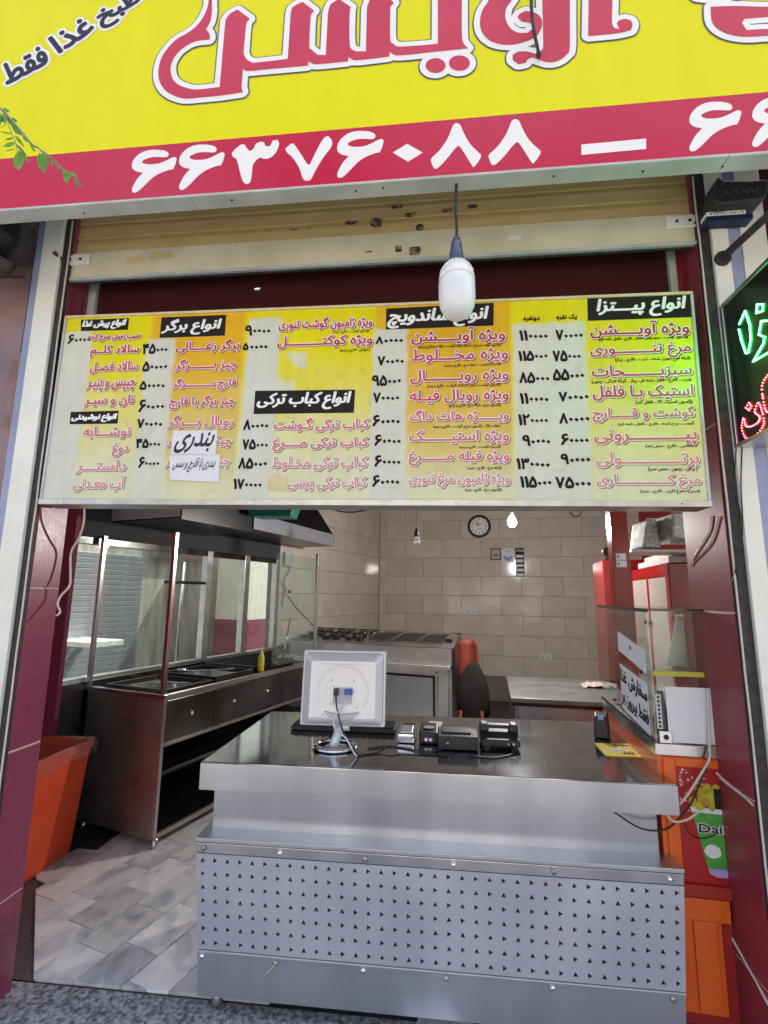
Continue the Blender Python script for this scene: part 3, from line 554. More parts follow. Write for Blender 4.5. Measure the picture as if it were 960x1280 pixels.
# floor tiles, each one a piece; rows run along the left wall
def clip(poly,a,b,c):                    # keep a*x+b*y<=c
    out=[]
    for i in range(len(poly)):
        p,q=poly[i],poly[(i+1)%len(poly)]; dp=a*p[0]+b*p[1]-c; dq=a*q[0]+b*q[1]-c
        if dp<=0: out.append(p)
        if (dp<0)!=(dq<0) and dp!=dq:
            t=dp/(dp-dq); out.append((p[0]+(q[0]-p[0])*t,p[1]+(q[1]-p[1])*t))
    return out
FT=frame(-1.62,.24,17)
whole=None; TW,TL=.195,.31
for i in range(-4,20):
    for j in range(-3,12):
        off=(i%2)*.5*TL+(.07 if i%3==0 else 0)
        a0,b0=i*TW,j*TL+off
        q=[FT((a0+.0028,b0+.0028,0)),FT((a0+TW-.0028,b0+.0015,0)),FT((a0+TW-.0028,b0+TL-.0028,0)),FT((a0+.0028,b0+TL-.0028,0))]
        cx=sum(p[0] for p in q)/4; cy=sum(p[1] for p in q)/4
        if cx>1.5 or cy>2.9 or cy<-.12 or cx<-2.6: continue
        if cx>-.60 and (cy<.95 or cx>.25) : continue
        p=[(v[0],v[1]) for v in q]
        p=clip(p,0,-1,-.094); p=clip(p,-.7071*.97,-.60*.97,(.7071*1.648-.60*.115)*.97) if cy<.95 else p
        if len(p)<3: continue
        z=random.uniform(-.0015,.0015)
        if len(p)==4 and min(v[1] for v in p)>.1 and cy>.95 or whole and len(p)==4 and abs(p[0][0]-q[0][0])<1e-6 and abs(p[1][0]-q[1][0])<1e-6 and abs(p[2][0]-q[2][0])<1e-6 and abs(p[3][1]-q[3][1])<1e-6:
            if whole is None:
                mb=MB(); mb.prism([(v[0]-cx,v[1]-cy) for v in p],lambda u,v,d:(u,v,d),-.012,0); whole=mb.build('floor_tile',K['marble'],None,origin=(0,0,0)).data
                bpy.data.objects.remove(bpy.data.objects['floor_tile'])
            o=bpy.data.objects.new('floor_tile',whole); COL.objects.link(o); o.parent=fl; oo=ORG[fl]; o.location=(cx-oo[0],cy-oo[1],z-oo[2])
        else:
            mb=MB(); mb.prism(p,lambda u,v,d:(u,v,d),-.012+z,z); mb.build('floor_tile',K['marble'],fl)
# wall tiles (0.30 x 0.61)
def tilewall(name,T,x0,x1,z1,offs,b_face,seen):
    wl=struct(MB(T).box(x0-.02,b_face+.012,-.1,x1+.02,b_face+.15,3.3).build(name,K['grout']))
    o=ORG[wl]; me={}
    r=0
    while .047+.3*r<z1:
        z0=.047+.3*r; off=offs[r%2]; k0=int((x0-off)//.61)
        for k in range(k0,int((x1-off)//.61)+1):
            a=max(x0,off+.61*k+.002); b=min(x1,off+.61*(k+1)-.002)
            if b-a<.02 or not seen((a+b)/2,z0+.15): continue
            key=round(b-a,3)
            if key not in me:
                w2=(b-a)/2; g=T((0,0,0)); mb=MB(lambda p:tuple(T(p)[i]-g[i] for i in range(3))); e=.003
                mb.add([(-w2,.011,0),(w2,.011,0),(w2,.011,.296),(-w2,.011,.296),(-w2,.003,0),(w2,.003,0),(w2,.003,.296),(-w2,.003,.296),(-w2+e,0,e),(w2-e,0,e),(w2-e,0,.296-e),(-w2+e,0,.296-e)],
                    [(0,3,2,1)]+[(i,(i+1)%4,4+(i+1)%4,4+i) for i in range(4)]+[(4+i,4+(i+1)%4,8+(i+1)%4,8+i) for i in range(4)]+[(8,9,10,11)])
                t=mb.build('wall_tile',K['tile'],None,origin=(0,0,0)); me[key]=t.data; bpy.data.objects.remove(t)
            t=bpy.data.objects.new('wall_tile',me[key]); COL.objects.link(t); t.parent=wl
            q=T(((a+b)/2,b_face+random.uniform(-.0012,.0012),z0+.002)); t.location=(q[0]-o[0],q[1]-o[1],q[2]-o[2])
        r+=1
    return wl
tilewall('back_wall',BF,0,4.3,3.1,(.13,.44),0,lambda a,z: z>.3)
LWF=lambda p:GF((-.726-p[1],p[0],p[2]))     # x' along the left wall, y' = out of the room
def _lwf(p): return GF((-.726-p[1],p[0],p[2]))
tilewall('left_wall',_lwf,2.24,5.06,3.1,(.2,.5),0,lambda a,z: z>.6)
# front part of the left wall: low wall and lintel round the side window, and the jog to the facade
struct(MB(GF).box(-.86,-.3,-.1,-.727,2.22,.93).build('side_wall_base',K['griddark']))
struct(MB(GF).box(-.86,-.3,1.93,-.727,2.22,3.3).build('side_wall_lintel',K['ceil']))
struct(MB().box(-2.95,-.1,-.1,-2.75,1.2,3.3).build('front_side_wall',K['redwall']))
struct(MB().add([(-2.6,-.1,3.32),(4.2,-.1,3.32),(4.2,8,3.32),(-.5,8,3.32),(-2.6,1.05,3.32),(-2.6,-.1,3.45),(4.2,-.1,3.45),(4.2,8,3.45),(-.5,8,3.45),(-2.6,1.05,3.45)],[(4,3,2,1,0),(5,6,7,8,9)]+[(i,(i+1)%5,5+(i+1)%5,5+i) for i in range(5)]).build('ceiling',K['ceil']))
struct(MB().box(3.0,.4,-.1,3.15,6,3.3).build('right_wall',K['redwall']))
struct(MB().box(-9,-.13,3.46,9,.25,6.5).build('upper_facade',K['facade']))  # unseen wall over the sign, added to block the sun; height suits its shadow

# side window in the left wall
t=thing('side_window','dusty aluminium framed window in the left wall above the griddle','window',GF((-.77,.8,.93)))
fr=[(-.30,-.26),(1.10,1.17),(1.64,1.72),(2.19,2.235)]
for a,b in fr: MB(GF).box(-.80,a,.93,-.735,b,1.93).build('frame_post',K['alu'],t,bevel=.003)
MB(GF).box(-.80,-.3,.925,-.74,2.24,.96).build('frame_rail',K['alu'],t,bevel=.003)
MB(GF).box(-.80,-.3,1.88,-.74,2.24,1.94).build('frame_rail',K['griddark'],t,bevel=.003)
MB(GF).box(-.79,.66,1.62,-.742,1.10,1.645).build('glazing_bar',K['griddark'],t)
for a,b in [(-.26,1.10),(1.17,1.64),(1.72,2.19)]: MB(GF).box(-.772,a,.96,-.766,b,1.88).build('pane',K['glassd'],t)
# what stands outside that window
s=struct(MB(GF).box(-2.75,-.8,-.3,-2.6,5,3.0).build('passage_wall',K['plaster']))
t=thing('roller_door','closed grey roller shutter across the passage seen through the side window','shutter',GF((-2.03,1.0,0)))
for i in range(28): MB(GF).box(-2.595,.55,.3+i*.06,-2.57,2.0,.356+i*.06).build('slat',K['rollgrey'],t,bevel=.004)
for k,a in enumerate((.98,1.12,1.26)): MB(GF).box(-2.569,a,1.0-.0*k,-2.017,a+.09,1.05).build('decal',K['white'],t)
t=thing('corrugated_panel','beige corrugated sheet high on the passage wall outside the window','panel',GF((-2.0,2.2,1.8)))
for i in range(18): MB(GF).tube([(-2.57,2.15+i*.05,1.98),(-2.57,2.15+i*.05,2.7)],.026,6).build('rib',K['beigecor'],t,smooth=True)
t=thing('drain_pipe','grey drain pipe on the stained passage wall outside the window','pipe',GF((-2.0,2.35,0)))
MB(GF).tube([(-2.55,2.62,0),(-2.55,2.62,1.95)],.03,10).build('pipe',K['alu'],t,smooth=True)
t=thing('reflection_column','added cream and maroon column standing in for a reflection in the last window pane','column',GF((-1.9,3.2,0)))  # reflection in this pane, cream over maroon, built as an added column
MB(GF).box(-2.42,3.15,-.2,-1.9,4.3,1.18).build('foot',K['granite'],t); MB(GF).box(-2.42,3.152,1.18,-1.902,4.3,3.0).build('shaft',K['cream'],t)

# ================================================================ FACADE
XL,XR,FY=-1.67,1.055,-.13
def pillar(x0,x1,side,joints,label,mat):
    t=thing('granite_pillar',label,'pillar',((x0+x1)/2,.0,0))
    MB().box(x0+.004,FY+.004,0,x1-.004,.026 if side<0 else .166,3.3).build('mortar_core',K['mortar'],t)
    z=[-.006]+joints+[3.3]
    for i in range(len(z)-1):
        mb=MB(); y1=.03 if side<0 else .17
        a=.0035
        mb.box(x0,FY,z[i]+a,x1,y1,z[i+1]-a); mb.build('granite_slab',mat,t,bevel=.0015)
    return t
tl_=pillar(-1.80,XL,-1,[.36,.92,1.56,2.25],'maroon granite pillar left of the shop opening with pale slab joints',K['granite'])
tr_=pillar(XR,1.17,1,[.30,.88,1.50,2.2],'maroon granite pillar right of the shop opening with pale cracked joints',K['granite_r'])
# inner set-back maroon return left of the opening
t=tag(MB().box(-2.749,1.02,-.006,-2.402,1.06,3.2).build('granite_return',K['granite']),'dark maroon granite return wall behind the waste bin','pillar')
# cracks on the right pillar
for n,pts in enumerate([[(XR-.001,.165,.93),(XR-.001,.09,.90),(XR-.001,.02,.885),(XR-.001,-.06,.88),(XR-.001,-.125,.868)],[(XR-.001,.10,.35),(XR-.001,.0,.31),(XR-.001,-.12,.26)]]):
    tb=MB().tube(catmull(pts,3),[.004+.003*random.random() for _ in range(len(catmull(pts,3)))],5); tb.build('crack_filler',K['mortar'],tr_)
for s,x0,x1,mat,lab in [(-1,-1.703,-1.672,'black','black channel strip between the left pillar and the cream cladding'),(1,1.057,1.098,'black','black channel strip between the right pillar and the white cladding')]:
    o=thing('guide_channel',lab,'channel',((x0+x1)/2,-.15,0))
    MB().box(x0,-.15,0,x1,FY-.001,3.4).build('channel',K['black'],o)  # plain black strip filling the gap beside the pillar
    MB().tube([(x0+.004 if s<0 else x0+.001,-.152,0)]*1+[((x0 if s>0 else x1)+random.uniform(-.002,.002),-.152,.1+.15*i) for i in range(22)],.0035,5).build('chipped_edge',K['mortar'],o)
t=thing('cladding_column','cream metal cladding column with a blue-grey stripe left of the shop opening','column',(-1.77,-.1,0))
MB().box(-1.797,-.165,0,-1.704,FY+.2,4).build('cream_panel',K['cream'],t,bevel=.003)
MB().box(-1.833,-.160,0,-1.799,FY+.2,4).build('stripe',K['bluegrey'],t)
MB().box(-1.875,-.150,0,-1.835,FY+.2,2.6).build('side_panel',K['pink'],t)
t=thing('cladding_column','white metal cladding column with a blue-grey stripe right of the shop opening','column',(1.17,-.1,0))
MB().box(1.099,-.165,0,1.160,FY+.2,4).build('white_panel',K['cream'],t,bevel=.003)
MB().box(1.162,-.160,0,1.204,FY+.2,4).build('stripe',K['bluegrey'],t)
MB().box(1.206,-.165,0,1.300,FY+.2,4).build('white_panel',K['cream'],t,bevel=.003)
MB().box(1.302,-.150,0,1.45,FY+.2,4).build('side_panel',K['darkpane'],t)
# neighbour's stone and dark gear at the far left
o=tag(MB().box(-2.6,-.12,0,-1.877,.1,3.6).build('neighbour_wall',K['pink']),'pinkish polished stone wall of the neighbouring shop','wall')
t=thing('awning_bracket','rusty black folding awning bracket under the sign at the far left','bracket',(-1.9,-.25,2.9))
MB().box(-2.15,-.24,3.02,-1.84,-.17,3.2).build('mount_plate',K['wood'],t,bevel=.006)
MB().lathe([(.05,-.05),(.05,.05)],(-1.92,-.28,3.08),18,axis='y').build('drum',K['black'],t)
MB().tube([(-2.1,-.26,3.2),(-1.95,-.3,3.1),(-1.86,-.27,2.97)],.012,6).build('spring_arm',K['griddark'],t)
MB().tube([(-2.2,-.3,3.12),(-1.98,-.33,3.0),(-1.82,-.28,2.92)],.03,8).build('arm',K['wood'],t,smooth=True)
MB().tube([(-2.2,-.3,2.98),(-2.0,-.3,2.9),(-1.80,-.24,2.93)],.022,8).build('arm',K['wood'],t,smooth=True)
MB().lathe([(.055,-.03),(.07,0),(.055,.03)],(-2.0,-.3,3.02),16,axis='y').build('pulley',K['black'],t)
MB().tube([(-1.98,-.3,2.93),(-1.95,-.26,2.6),(-1.93,-.25,2.3)],.012,6).build('stay',K['black'],t)
MB().box(-1.99,-.27,2.52,-1.92,-.2,2.60).build('clamp',K['black'],t,bevel=.004)
MB().box(-1.99,-.27,2.28,-1.93,-.2,2.34).build('clamp',K['black'],t,bevel=.004)

# roller shutter
t=thing('roller_shutter','cream roller shutter rolled up above the menu board with torn sticker marks','shutter',(-.3,-.1,2.95))
sx0,sx1=-1.70,1.065
SLP=.080
for i in range(6):
    z=3.106+i*SLP
    mb=MB(); n=6; prof=[(.004,0),(-.014,.002),(-.015,.007),(-.009,.010),(-.010,SLP*.6),(-.004,SLP-.001)]
    vs=[];fs=[]
    for x in (sx0,sx1):
        for y,dz in prof: vs.append((x,-.10+y+.002*i,z+dz))
    for k in range(5): fs.append((k,k+6,k+7,k+1))
    mb.add(vs,fs).build('slat',K['shut'],t)
MB().box(sx0,-.085,3.06,sx1,-.075,3.7).build('slat_backing',K['black'],t)
MB().box(sx0-.01,-.128,2.968,sx1+.03,-.108,3.104).build('bottom_bar',K['shutbar'],t,bevel=.006)
MB().box(sx0-.01,-.134,2.960,sx1+.03,-.104,2.974).build('bottom_lip',K['paleframe'],t,bevel=.003)
MB().box(sx0,-.118,2.952,sx1+.03,-.108,2.959).build('seal',K['black'],t)
for s,x in ((-1,sx0),(1,sx1)):
    b=MB().box(min(x,x-s*.12),-.140,3.035,max(x,x-s*.12),-.130,3.085).build('lock_plate',K['cream'],t,bevel=.002)
    for q in (.03,.08): MB().lathe([(.006,-.001),(.006,.004)],(x-s*q,-.140,3.06),10,axis='y').build('bolt',K['black'],b)
    MB().tube([(x-s*.01,-.14,3.04),(x+s*.03,-.17,3.08)],.010,6).build('hook',K['wood'],t)
for px,pz,wd,h_,a in [(-.16,3.235,.05,.018,0),(-.36,3.17,.055,.02,-.03),(-.25,3.165,.055,.045,.0),(-.10,3.19,.05,.022,.03),(.06,3.20,.05,.02,.12),(-.06,3.125,.035,.035,.1),(-.62,3.155,.035,.007,0),(-.55,3.158,.02,.007,0),(.17,3.21,.045,.02,.1)]:
    mb=MB(); pts=[]
    for k in range(14):
        tt=2*math.pi*k/14; rr=1+random.uniform(-.22,.15); u=max(-1,min(1,1.3*math.cos(tt)))*wd/2*rr; v=max(-1,min(1,1.3*math.sin(tt)))*h_/2*rr
        pts.append((px+u,pz+v+u*a))
    yy=-.121
    mb.flat(pts,lambda u,v,d:(u,d,v),yy).build('torn_sticker',K['resid'],t)
for px,pz,wd,h_,mt in [(-1.36,3.045,.09,.035,'tape'),(-1.23,3.06,.11,.035,'residl'),(-.08,3.005,.05,.04,'resid'),(-.15,3.02,.03,.03,'resid'),(-.28,3.015,.03,.008,'resid'),(.34,3.04,.06,.02,'cream')]:
    pts=[(px+wd/2*max(-1,min(1,1.35*math.cos(q*.45)))*(1+random.uniform(-.15,.1)),pz+h_/2*max(-1,min(1,1.35*math.sin(q*.45)))*(1+random.uniform(-.15,.1))) for q in range(14)]
    MB().flat(pts,lambda u,v,d:(u,d,v),-.1305).build('torn_sticker',K[mt] if mt!='residl' else K['shut'],t)

# transom behind, between shutter and menu
t=thing('transom_window','dark maroon glazed transom above the menu board with pale side frames','window',(-.3,0,2.6))
MB().box(-1.62,.0,2.45,1.0,.02,3.05).build('pane',K['darkpane'],t)
MB().box(-1.735,-.03,2.45,-1.66,.03,3.2).build('frame_return',K['granite'],t)
MB().box(-1.66,-.02,2.45,-1.622,.03,3.05).build('frame_post',K['paleframe'],t,bevel=.004)
MB().box(1.0,-.02,2.45,1.03,.03,3.05).build('frame_post',K['paleframe'],t,bevel=.004)
MB().box(1.03,-.01,2.45,1.055,.03,3.05).build('frame_return',K['granite_r'],t)
o=MB().lathe([(.004,.012),(.018,.010),(.021,0)],(-.82,-.003,2.96),16,axis='y').build('ceiling_spot',K['chrome'],smooth=True); tag(o,'small round chrome spotlight in the dark transom above the menu board','spotlight')

# ================================================================ MENU BOARD
MC=MENU_C; ca,sa=math.cos(MENU_A),math.sin(MENU_A)
def MP(u,v,d): return (MC[0]+u*ca-v*sa, MC[1]-d, MC[2]+u*sa+v*ca)
t=menu=thing('menu_board','wide yellow and orange hanging menu board with red Persian lettering over the counter','menu board',(MC[0],MC[1],MC[2]-MENU_H/2))
HW,HH=MENU_W/2,MENU_H/2
mb=MB(); mb.prism([(-HW,-HH),(HW,-HH),(HW,HH),(-HW,HH)],MP,-.10,-.004); mb.build('case',K['paleframe'],t)
NX,NZ=300,96
def mixc(a,b,k): return tuple(a[i]*(1-k)+b[i]*k for i in range(3))
def sm(a,b,x): k=max(0,min(1,(x-a)/(b-a))); return k*k*(3-2*k)
def menucol(u,v):
    n1=noise.noise((u*6,v*9,1)); n2=noise.noise((u*40,v*3,5)); n3=noise.noise((u*22,v*22,9))
    yel=(.72,.64,.008); org=(.73,.42,.018); pale=(.66,.67,.44); prc=(.62,.64,.55)
    z=MENU_ZONES; e=.012
    k=sm(z[0]-e,z[0]+e,u)*(1-sm(z[1]-e,z[1]+e,u))+sm(z[2]-e,z[2]+e,u)*(1-sm(z[3]-e,z[3]+e,u))
    c=mixc(yel,org,k); fy=(HH-v)/(2*HH)
    lim=.95 if u<z[2] else 1.12
    if u>z[4]: c=mixc(c,(.60,.63,.05),.2)
    c=mixc(c,mixc(pale,(.60,.56,.24),k),sm(.17,lim+.02,fy+.10*n1))
    c=mixc(c,pale,sm(.72,.98,fy)*.9)
    for a,b,top,bot in MENU_PATCH:
        q=sm(a-.006,a+.006,u+.006*n3)*(1-sm(b-.006,b+.006,u+.008*n3))*(1-sm(top-.008,top+.008,v+.01*n3))
        c=mixc(c,prc,q*.95)
    # pale worn area in the middle column
    q=sm(-.45,-.44,u)*(1-sm(-.22,-.20,u))*sm(.02,.03,v)*(1-sm(.20,.23,v))
    w_=sm(.1,.35,n1+.25*n3+ (.25 if v<.11 else 0)); c=mixc(c,prc,q*w_*.8)
    q=sm(-1.3,-.6,u)*0
    f=1+.05*n2+.05*n1; 
    if n3>.42 and fy>.3: f*=.93
    return (c[0]*f,c[1]*f,c[2]*f)
vs=[];fs=[]
for j in range(NZ+1):
    for i in range(NX+1):
        u=-HW+2*HW*i/NX; v=-HH+2*HH*j/NZ; vs.append(MP(u,v,0))
for j in range(NZ):
    for i in range(NX): a=j*(NX+1)+i; fs.append((a,a+1,a+NX+2,a+NX+1))
pn=MB().add(vs,fs).build('printed_panel',K['menuface'],t)
at=pn.data.color_attributes.new('Col','FLOAT_COLOR','POINT'); buf=[]
for j in range(NZ+1):
    for i in range(NX+1): buf+=list(menucol(-HW+2*HW*i/NX,-HH+2*HH*j/NZ))+[1]
at.data.foreach_set('color',buf)
mb=MB(); mb.prism([(-HW-.006,-HH-.022),(HW+.006,-HH-.022),(HW+.006,-HH+.002),(-HW-.006,-HH+.002)],MP,-.10,.010); mb.build('bottom_rail',K['alu'],t,bevel=.002)
mb=MB(); mb.prism([(-HW-.004,HH-.003),(HW+.004,HH-.003),(HW+.004,HH+.008),(-HW-.004,HH+.008)],MP,-.10,.006); mb.build('top_rail',K['tape'],t)
for sgn in (-1,1): mb=MB(); x=sgn*HW; mb.prism([(x-.005,-HH),(x+.005,-HH),(x+.005,HH),(x-.005,HH)],MP,-.10,.006); mb.build('side_rail',K['paleframe'],t)
for k in range(4): mb=MB(); u=-HW+.1+k*(2*HW-.2)/3; mb.lathe([(.004,-.002),(.003,.002)],MP(u,-HH-.010,.0105),8,axis='y').build('screw',K['chrome'],t)
for q,s_,b in MENU_HEADS:
    hb=MB().flat(q[::-1],MP,.0006).build('header_plate',K['headbox'],t)
    mb=MB(); layer(mb,0,fitted(s_,b[0],b[1],b[2],b[3],shear=.22,res=3),MP,.0012,r=.0035,n=6,ry=.002); mb.build('lettering',K['white'],hb)
def digits(mb,s_,cx,cy,w_,h_,fn,k):
    mb.k=k; unit=[]; 
    for ch in s_: unit.append(.62 if ch=='۰' else (.55 if ch=='۱' else 1.0))
    tot=sum(unit); x=cx-w_/2; rnd=random.Random(hash(s_)%999+int(cx*1000))
    for ch,un in zip(s_,unit):
        ww=w_*un/tot
        if ch=='۰':
            r=min(ww*.42,.0085); c0=(x+ww/2,cy-.08*h_+rnd.uniform(-.002,.002))
            mb.flat([(c0[0]-r,c0[1]+.001),(c0[0]+.001,c0[1]-r),(c0[0]+r,c0[1]),(c0[0],c0[1]+r)],fn,.0014)
        else:
            g=glyphs(ch); gw=(g[3]-g[2])/(g[5]-g[4])*h_; gw=min(gw*1.1,ww*.86)
            layer(mb,k,fitted(ch,x+ww/2,cy+.02*h_,gw,h_*.95),fn,.0014,r=.0026,n=5)
        x+=ww
lv=random.Random(3)
for kind,s_,cx,cy,w_,h_,sh in MENU_LINES:
    mb=MB(); fy=(HH-cy)/(2*HH)
    if kind=='R':
        lev=0 if fy<.26 else 1 if fy<.5 else 2 if fy<.80 else 3
        g=fitted(s_,cx,cy,w_,h_); small=h_<.045
        layer(mb,0,g,MP,.0007,r=.0048,n=6,dx=.003,dy=-.003)
        layer(mb,1,g,MP,.0010,r=.0050,n=8)
        layer(mb,2,g,MP,.0014,r=.0019,n=5)
        mb.build('menu_line',[K['ink'],K['white'],K['red'][lev]],t)
    elif kind=='S':
        layer(mb,0,fitted(s_,cx,cy,w_,h_,res=1),MP,.0012,r=.0007,n=2,ry=0); mb.build('small_print',K['ink'],t)
    elif kind=='K':
        layer(mb,0,fitted(s_,cx,cy,w_,h_,res=2),MP,.0012,r=.0015,n=4); mb.build('column_title',K['ink'],t)
    else:
        digits(mb,s_,cx,cy,w_,h_,MP,0); mb.build('price',K['ink'],t)
q=MENU_TAPE
tp=tag(MB().prism(q[::-1],MP,.0008,.0022).build('tape_square',K['tape']),'yellowed taped square patch near the bottom middle of the menu board','tape')
for n,(q,s_,b) in enumerate(MENU_NOTES):
    pn=MB().prism(q[::-1],MP,.0022+.001*n,.0036+.001*n).build('paper_note',K['paper'])
    tag(pn,['white handwritten paper note taped over the burger list, the upper one with one large word','white handwritten paper note taped below the other, with one line of smaller writing'][n],'note',group='handwritten notes on the menu')
    mb=MB(); layer(mb,0,fitted(s_,b[0],b[1],b[2],b[3],shear=.35,res=3),MP,.0040+.001*n,r=.0016 if n==0 else .0007,n=5 if n==0 else 3,ry=.003 if n==0 else .0008); mb.build('lettering',K['pen'],pn)

# ================================================================ SHOP SIGN
SY=-.5; SB,SM=3.012,3.240
sg=thing('shop_sign','large yellow shop sign with a red band, red outlined lettering and white phone number','sign',(-.3,SY,SB))
NX,NZ=160,48; X0,X1,Z1=-3.2,3.2,4.35
vs=[];fs=[];buf=[]
for j in range(NZ+1):
    z=SB+(SM-SB)*min(j,12)/12 if j<=12 else (SM+.0005+(Z1-SM)*(j-13)/(NZ-13))
    for i in range(NX+1):
        x=X0+(X1-X0)*i/NX; vs.append((x,SY,z))
        n1=noise.noise((x*1.3,z*2,3)); n2=noise.noise((x*14,z*2,7))
        if j<=12: c=mixc((.50,.018,.055),(.52,.07,.12),.35+.6*n1)
        else: c=mixc((.72,.68,.003),(.74,.72,.02),.4+.6*n1)
        f=1+.03*n2; buf+=[c[0]*f,c[1]*f,c[2]*f,1]
for j in range(NZ):
    for i in range(NX): a=j*(NX+1)+i; fs.append((a,a+1,a+NX+2,a+NX+1))
pn=MB().add(vs,fs).build('printed_face',K['signface'],sg); at=pn.data.color_attributes.new('Col','FLOAT_COLOR','POINT'); at.data.foreach_set('color',buf)
MB().box(X0,SY+.002,SB,X1,SY+.06,Z1).build('box',K['alu'],sg)
MB().box(X0,SY-.004,SB-.012,-.9,SY+.062,SB-.002).build('bottom_frame',K['paleframe'],sg,bevel=.002)
MB().box(-.899,SY-.004,SB-.012,.98,SY+.062,SB-.002).build('bottom_frame',K['paleframe'],sg,bevel=.002)
MB().box(.981,SY-.004,SB-.013,X1,SY+.062,SB-.003).build('bottom_frame',K['paleframe'],sg,bevel=.002)
for x in (-1.35,-.75,-.28,-.18,.42,.72,.98): MB().lathe([(.004,-.002),(.004,0)],(x,SY+.03+.01*math.sin(x*9),SB-.013),8).build('rivet',K['black'],sg)
SP=lambda u,v,d:(u,SY-d,v)
for poly in SIGN_BIG:
    mb=MB(); pv=polyvf(smooth_outline([tuple(p) for p in poly],38)[::-1]); 
    layer(mb,0,pv,SP,.001,r=.028,n=20); layer(mb,1,pv,SP,.0025,r=.0225,n=20); layer(mb,2,pv,SP,.004)
    mb.build('big_letter',[K['outline'],K['white'],K['signred']],sg)
for i,poly in enumerate(SIGN_DIGITS):
    mb=MB(); layer(mb,0,polyvf((smooth_outline([tuple(p) for p in poly]) if len(poly)>6 else [tuple(p) for p in poly])[::-1]),SP,.001); mb.build('digit' if i!=8 else 'dash',K['white'],sg)
for s_,cx,cz,w_,h_,rt in SIGN_WORDS:
    mb=MB(); g=fitted(s_,cx,cz,w_,h_,rot=rt,res=3); layer(mb,0,g,SP,.001,r=.017,n=10); layer(mb,1,g,SP,.002,r=.0052,n=8); mb.build('slogan_word',[K['white'],K['navy']],sg)
# bent rod over the sign
pts=catmull([(.24,SY-.05,3.9),(.235,SY-.05,3.60),(.225,SY-.045,3.48),(.238,SY-.035,3.415),(.243,SY-.03,3.395)],5)
pts=catmull([(0.3646,-0.5500,3.8698),(0.3538,-0.5500,3.6561),(0.3587,-0.5450,3.5405),(0.3717,-0.5350,3.4665),(0.3779,-0.5250,3.4343)],5)
o=MB().tube(pts,[.006]*(len(pts)-4)+[.0085,.009,.006,.002],8).build('hanging_rod',K['wood'],smooth=True); tag(o,'dark bent rod hanging down in front of the big sign lettering','rod')

# bulb under the sign
t=thing('hanging_bulb','big white plastic led bulb hanging on a short cable in front of the menu board','light bulb',(.079,-.48,2.474))
bx=.079
MB().tube(catmull([(.083,-.47,3.0),(.079,-.475,2.9),(.082,-.48,2.82),(bx,-.48,2.76)],5),.0055,8).build('cable',K['black'],t,smooth=True)
MB().tube([(bx+.012*math.cos(i*1.1),-.48+.012*math.sin(i*1.1),2.752+.0012*i) for i in range(20)],.004,6).build('cable_knot',K['socket'],t,smooth=True)
MB().lathe([(.012,2.765),(.019,2.755),(.021,2.725),(.024,2.722),(.024,2.685),(.020,2.682)],(bx,-.48,0),20).build('socket',K['socket'],t,smooth=True)
MB().lathe([(.019,2.688),(.026,2.680),(.040,2.668),(.054,2.645),(.061,2.622),(.062,2.612)],(bx,-.48,0),32).build('housing',K['bulbwhite'],t,smooth=True)
for i in range(22): a=2*math.pi*i/22; MB().tube([(bx+.030*math.cos(a),-.48+.030*math.sin(a),2.680),(bx+.048*math.cos(a),-.48+.048*math.sin(a),2.660),(bx+.058*math.cos(a),-.48+.058*math.sin(a),2.640)],.0018,4).build('cooling_rib',K['bulbwhite'],t)
MB().lathe([(.0615,2.613),(.0625,2.600),(.0625,2.545),(.058,2.515),(.046,2.490),(.027,2.477),(.008,2.473)],(bx,-.48,0),32).build('globe',K['led_w'],t,smooth=True)

# LED sign at the right
LX=1.10
t=thing('led_sign','black blade sign with glowing green and red led lettering at the right edge','led sign',(LX+.06,-.45,2.0))
ya,yb=-.165,-.80; z0,z1=2.098,2.655
MB().box(LX+.004,yb,z0,LX+.11,ya,z1).build('casing',K['black'],t)
MB().box(LX+.001,yb,z0+.012,LX+.004,ya-.012,z1-.012).build('face',K['ledface'],t)
MB().box(LX-.004,ya-.014,z0-.003,LX+.113,ya+.003,z1+.003).build('frame_strip',K['alu'],t,bevel=.002)
MB().box(LX-.004,yb,z0-.006,LX+.113,ya-.0145,z0+.010).build('frame_strip',K['alu'],t,bevel=.002)
MB().box(LX-.004,yb,z1-.010,LX+.113,ya-.0145,z1+.006).build('frame_strip',K['alu'],t,bevel=.002)
MB().box(LX-.004,yb-.014,z0-.003,LX+.113,yb-.0005,z1+.003).build('frame_strip',K['alu'],t,bevel=.002)
for c,path in LED_PATHS:
    mb=MB()
    if c=='r' and len(path)>5: path=[(q[1],q[2]) for q in catmull([(0,p[0],p[1]) for p in path],4)]
    for i in range(len(path)-1):
        a,b=path[i],path[i+1]; L_=math.dist(a,b); n=max(1,int(L_/(.0062 if c=='g' else .0078)))
        for k in range(n):
            y=a[0]+(b[0]-a[0])*k/n; z=a[1]+(b[1]-a[1])*k/n; r=.0032
            mb.add([(LX-.001-r,y,z),(LX-.001,y-r,z),(LX-.001,y,z-r),(LX-.001,y+r,z),(LX-.001,y,z+r),(LX+.002,y,z)],[(0,1,2),(0,2,3),(0,3,4),(0,4,1),(5,2,1),(5,3,2),(5,4,3),(5,1,4)])
    mb.build('led_letter',K['ledg' if c=='g' else 'ledr'],t)
MB().tube([(1.12,-.16,2.86),(1.17,-.5,2.86),(1.19,-.85,2.87)],.014,8).build('support_arm',K['wood'],t)
MB().lathe([(.03,-.0),(.03,.012)],(1.125,-.166,2.86),12,axis='y').build('arm_plate',K['wood'],t)
for z in (0,1): MB().tube([(1.17,-.45-.25*z,2.86),(1.165,-.45-.25*z,2.66)],.003,5).build('hanger_chain',K['black'],t)
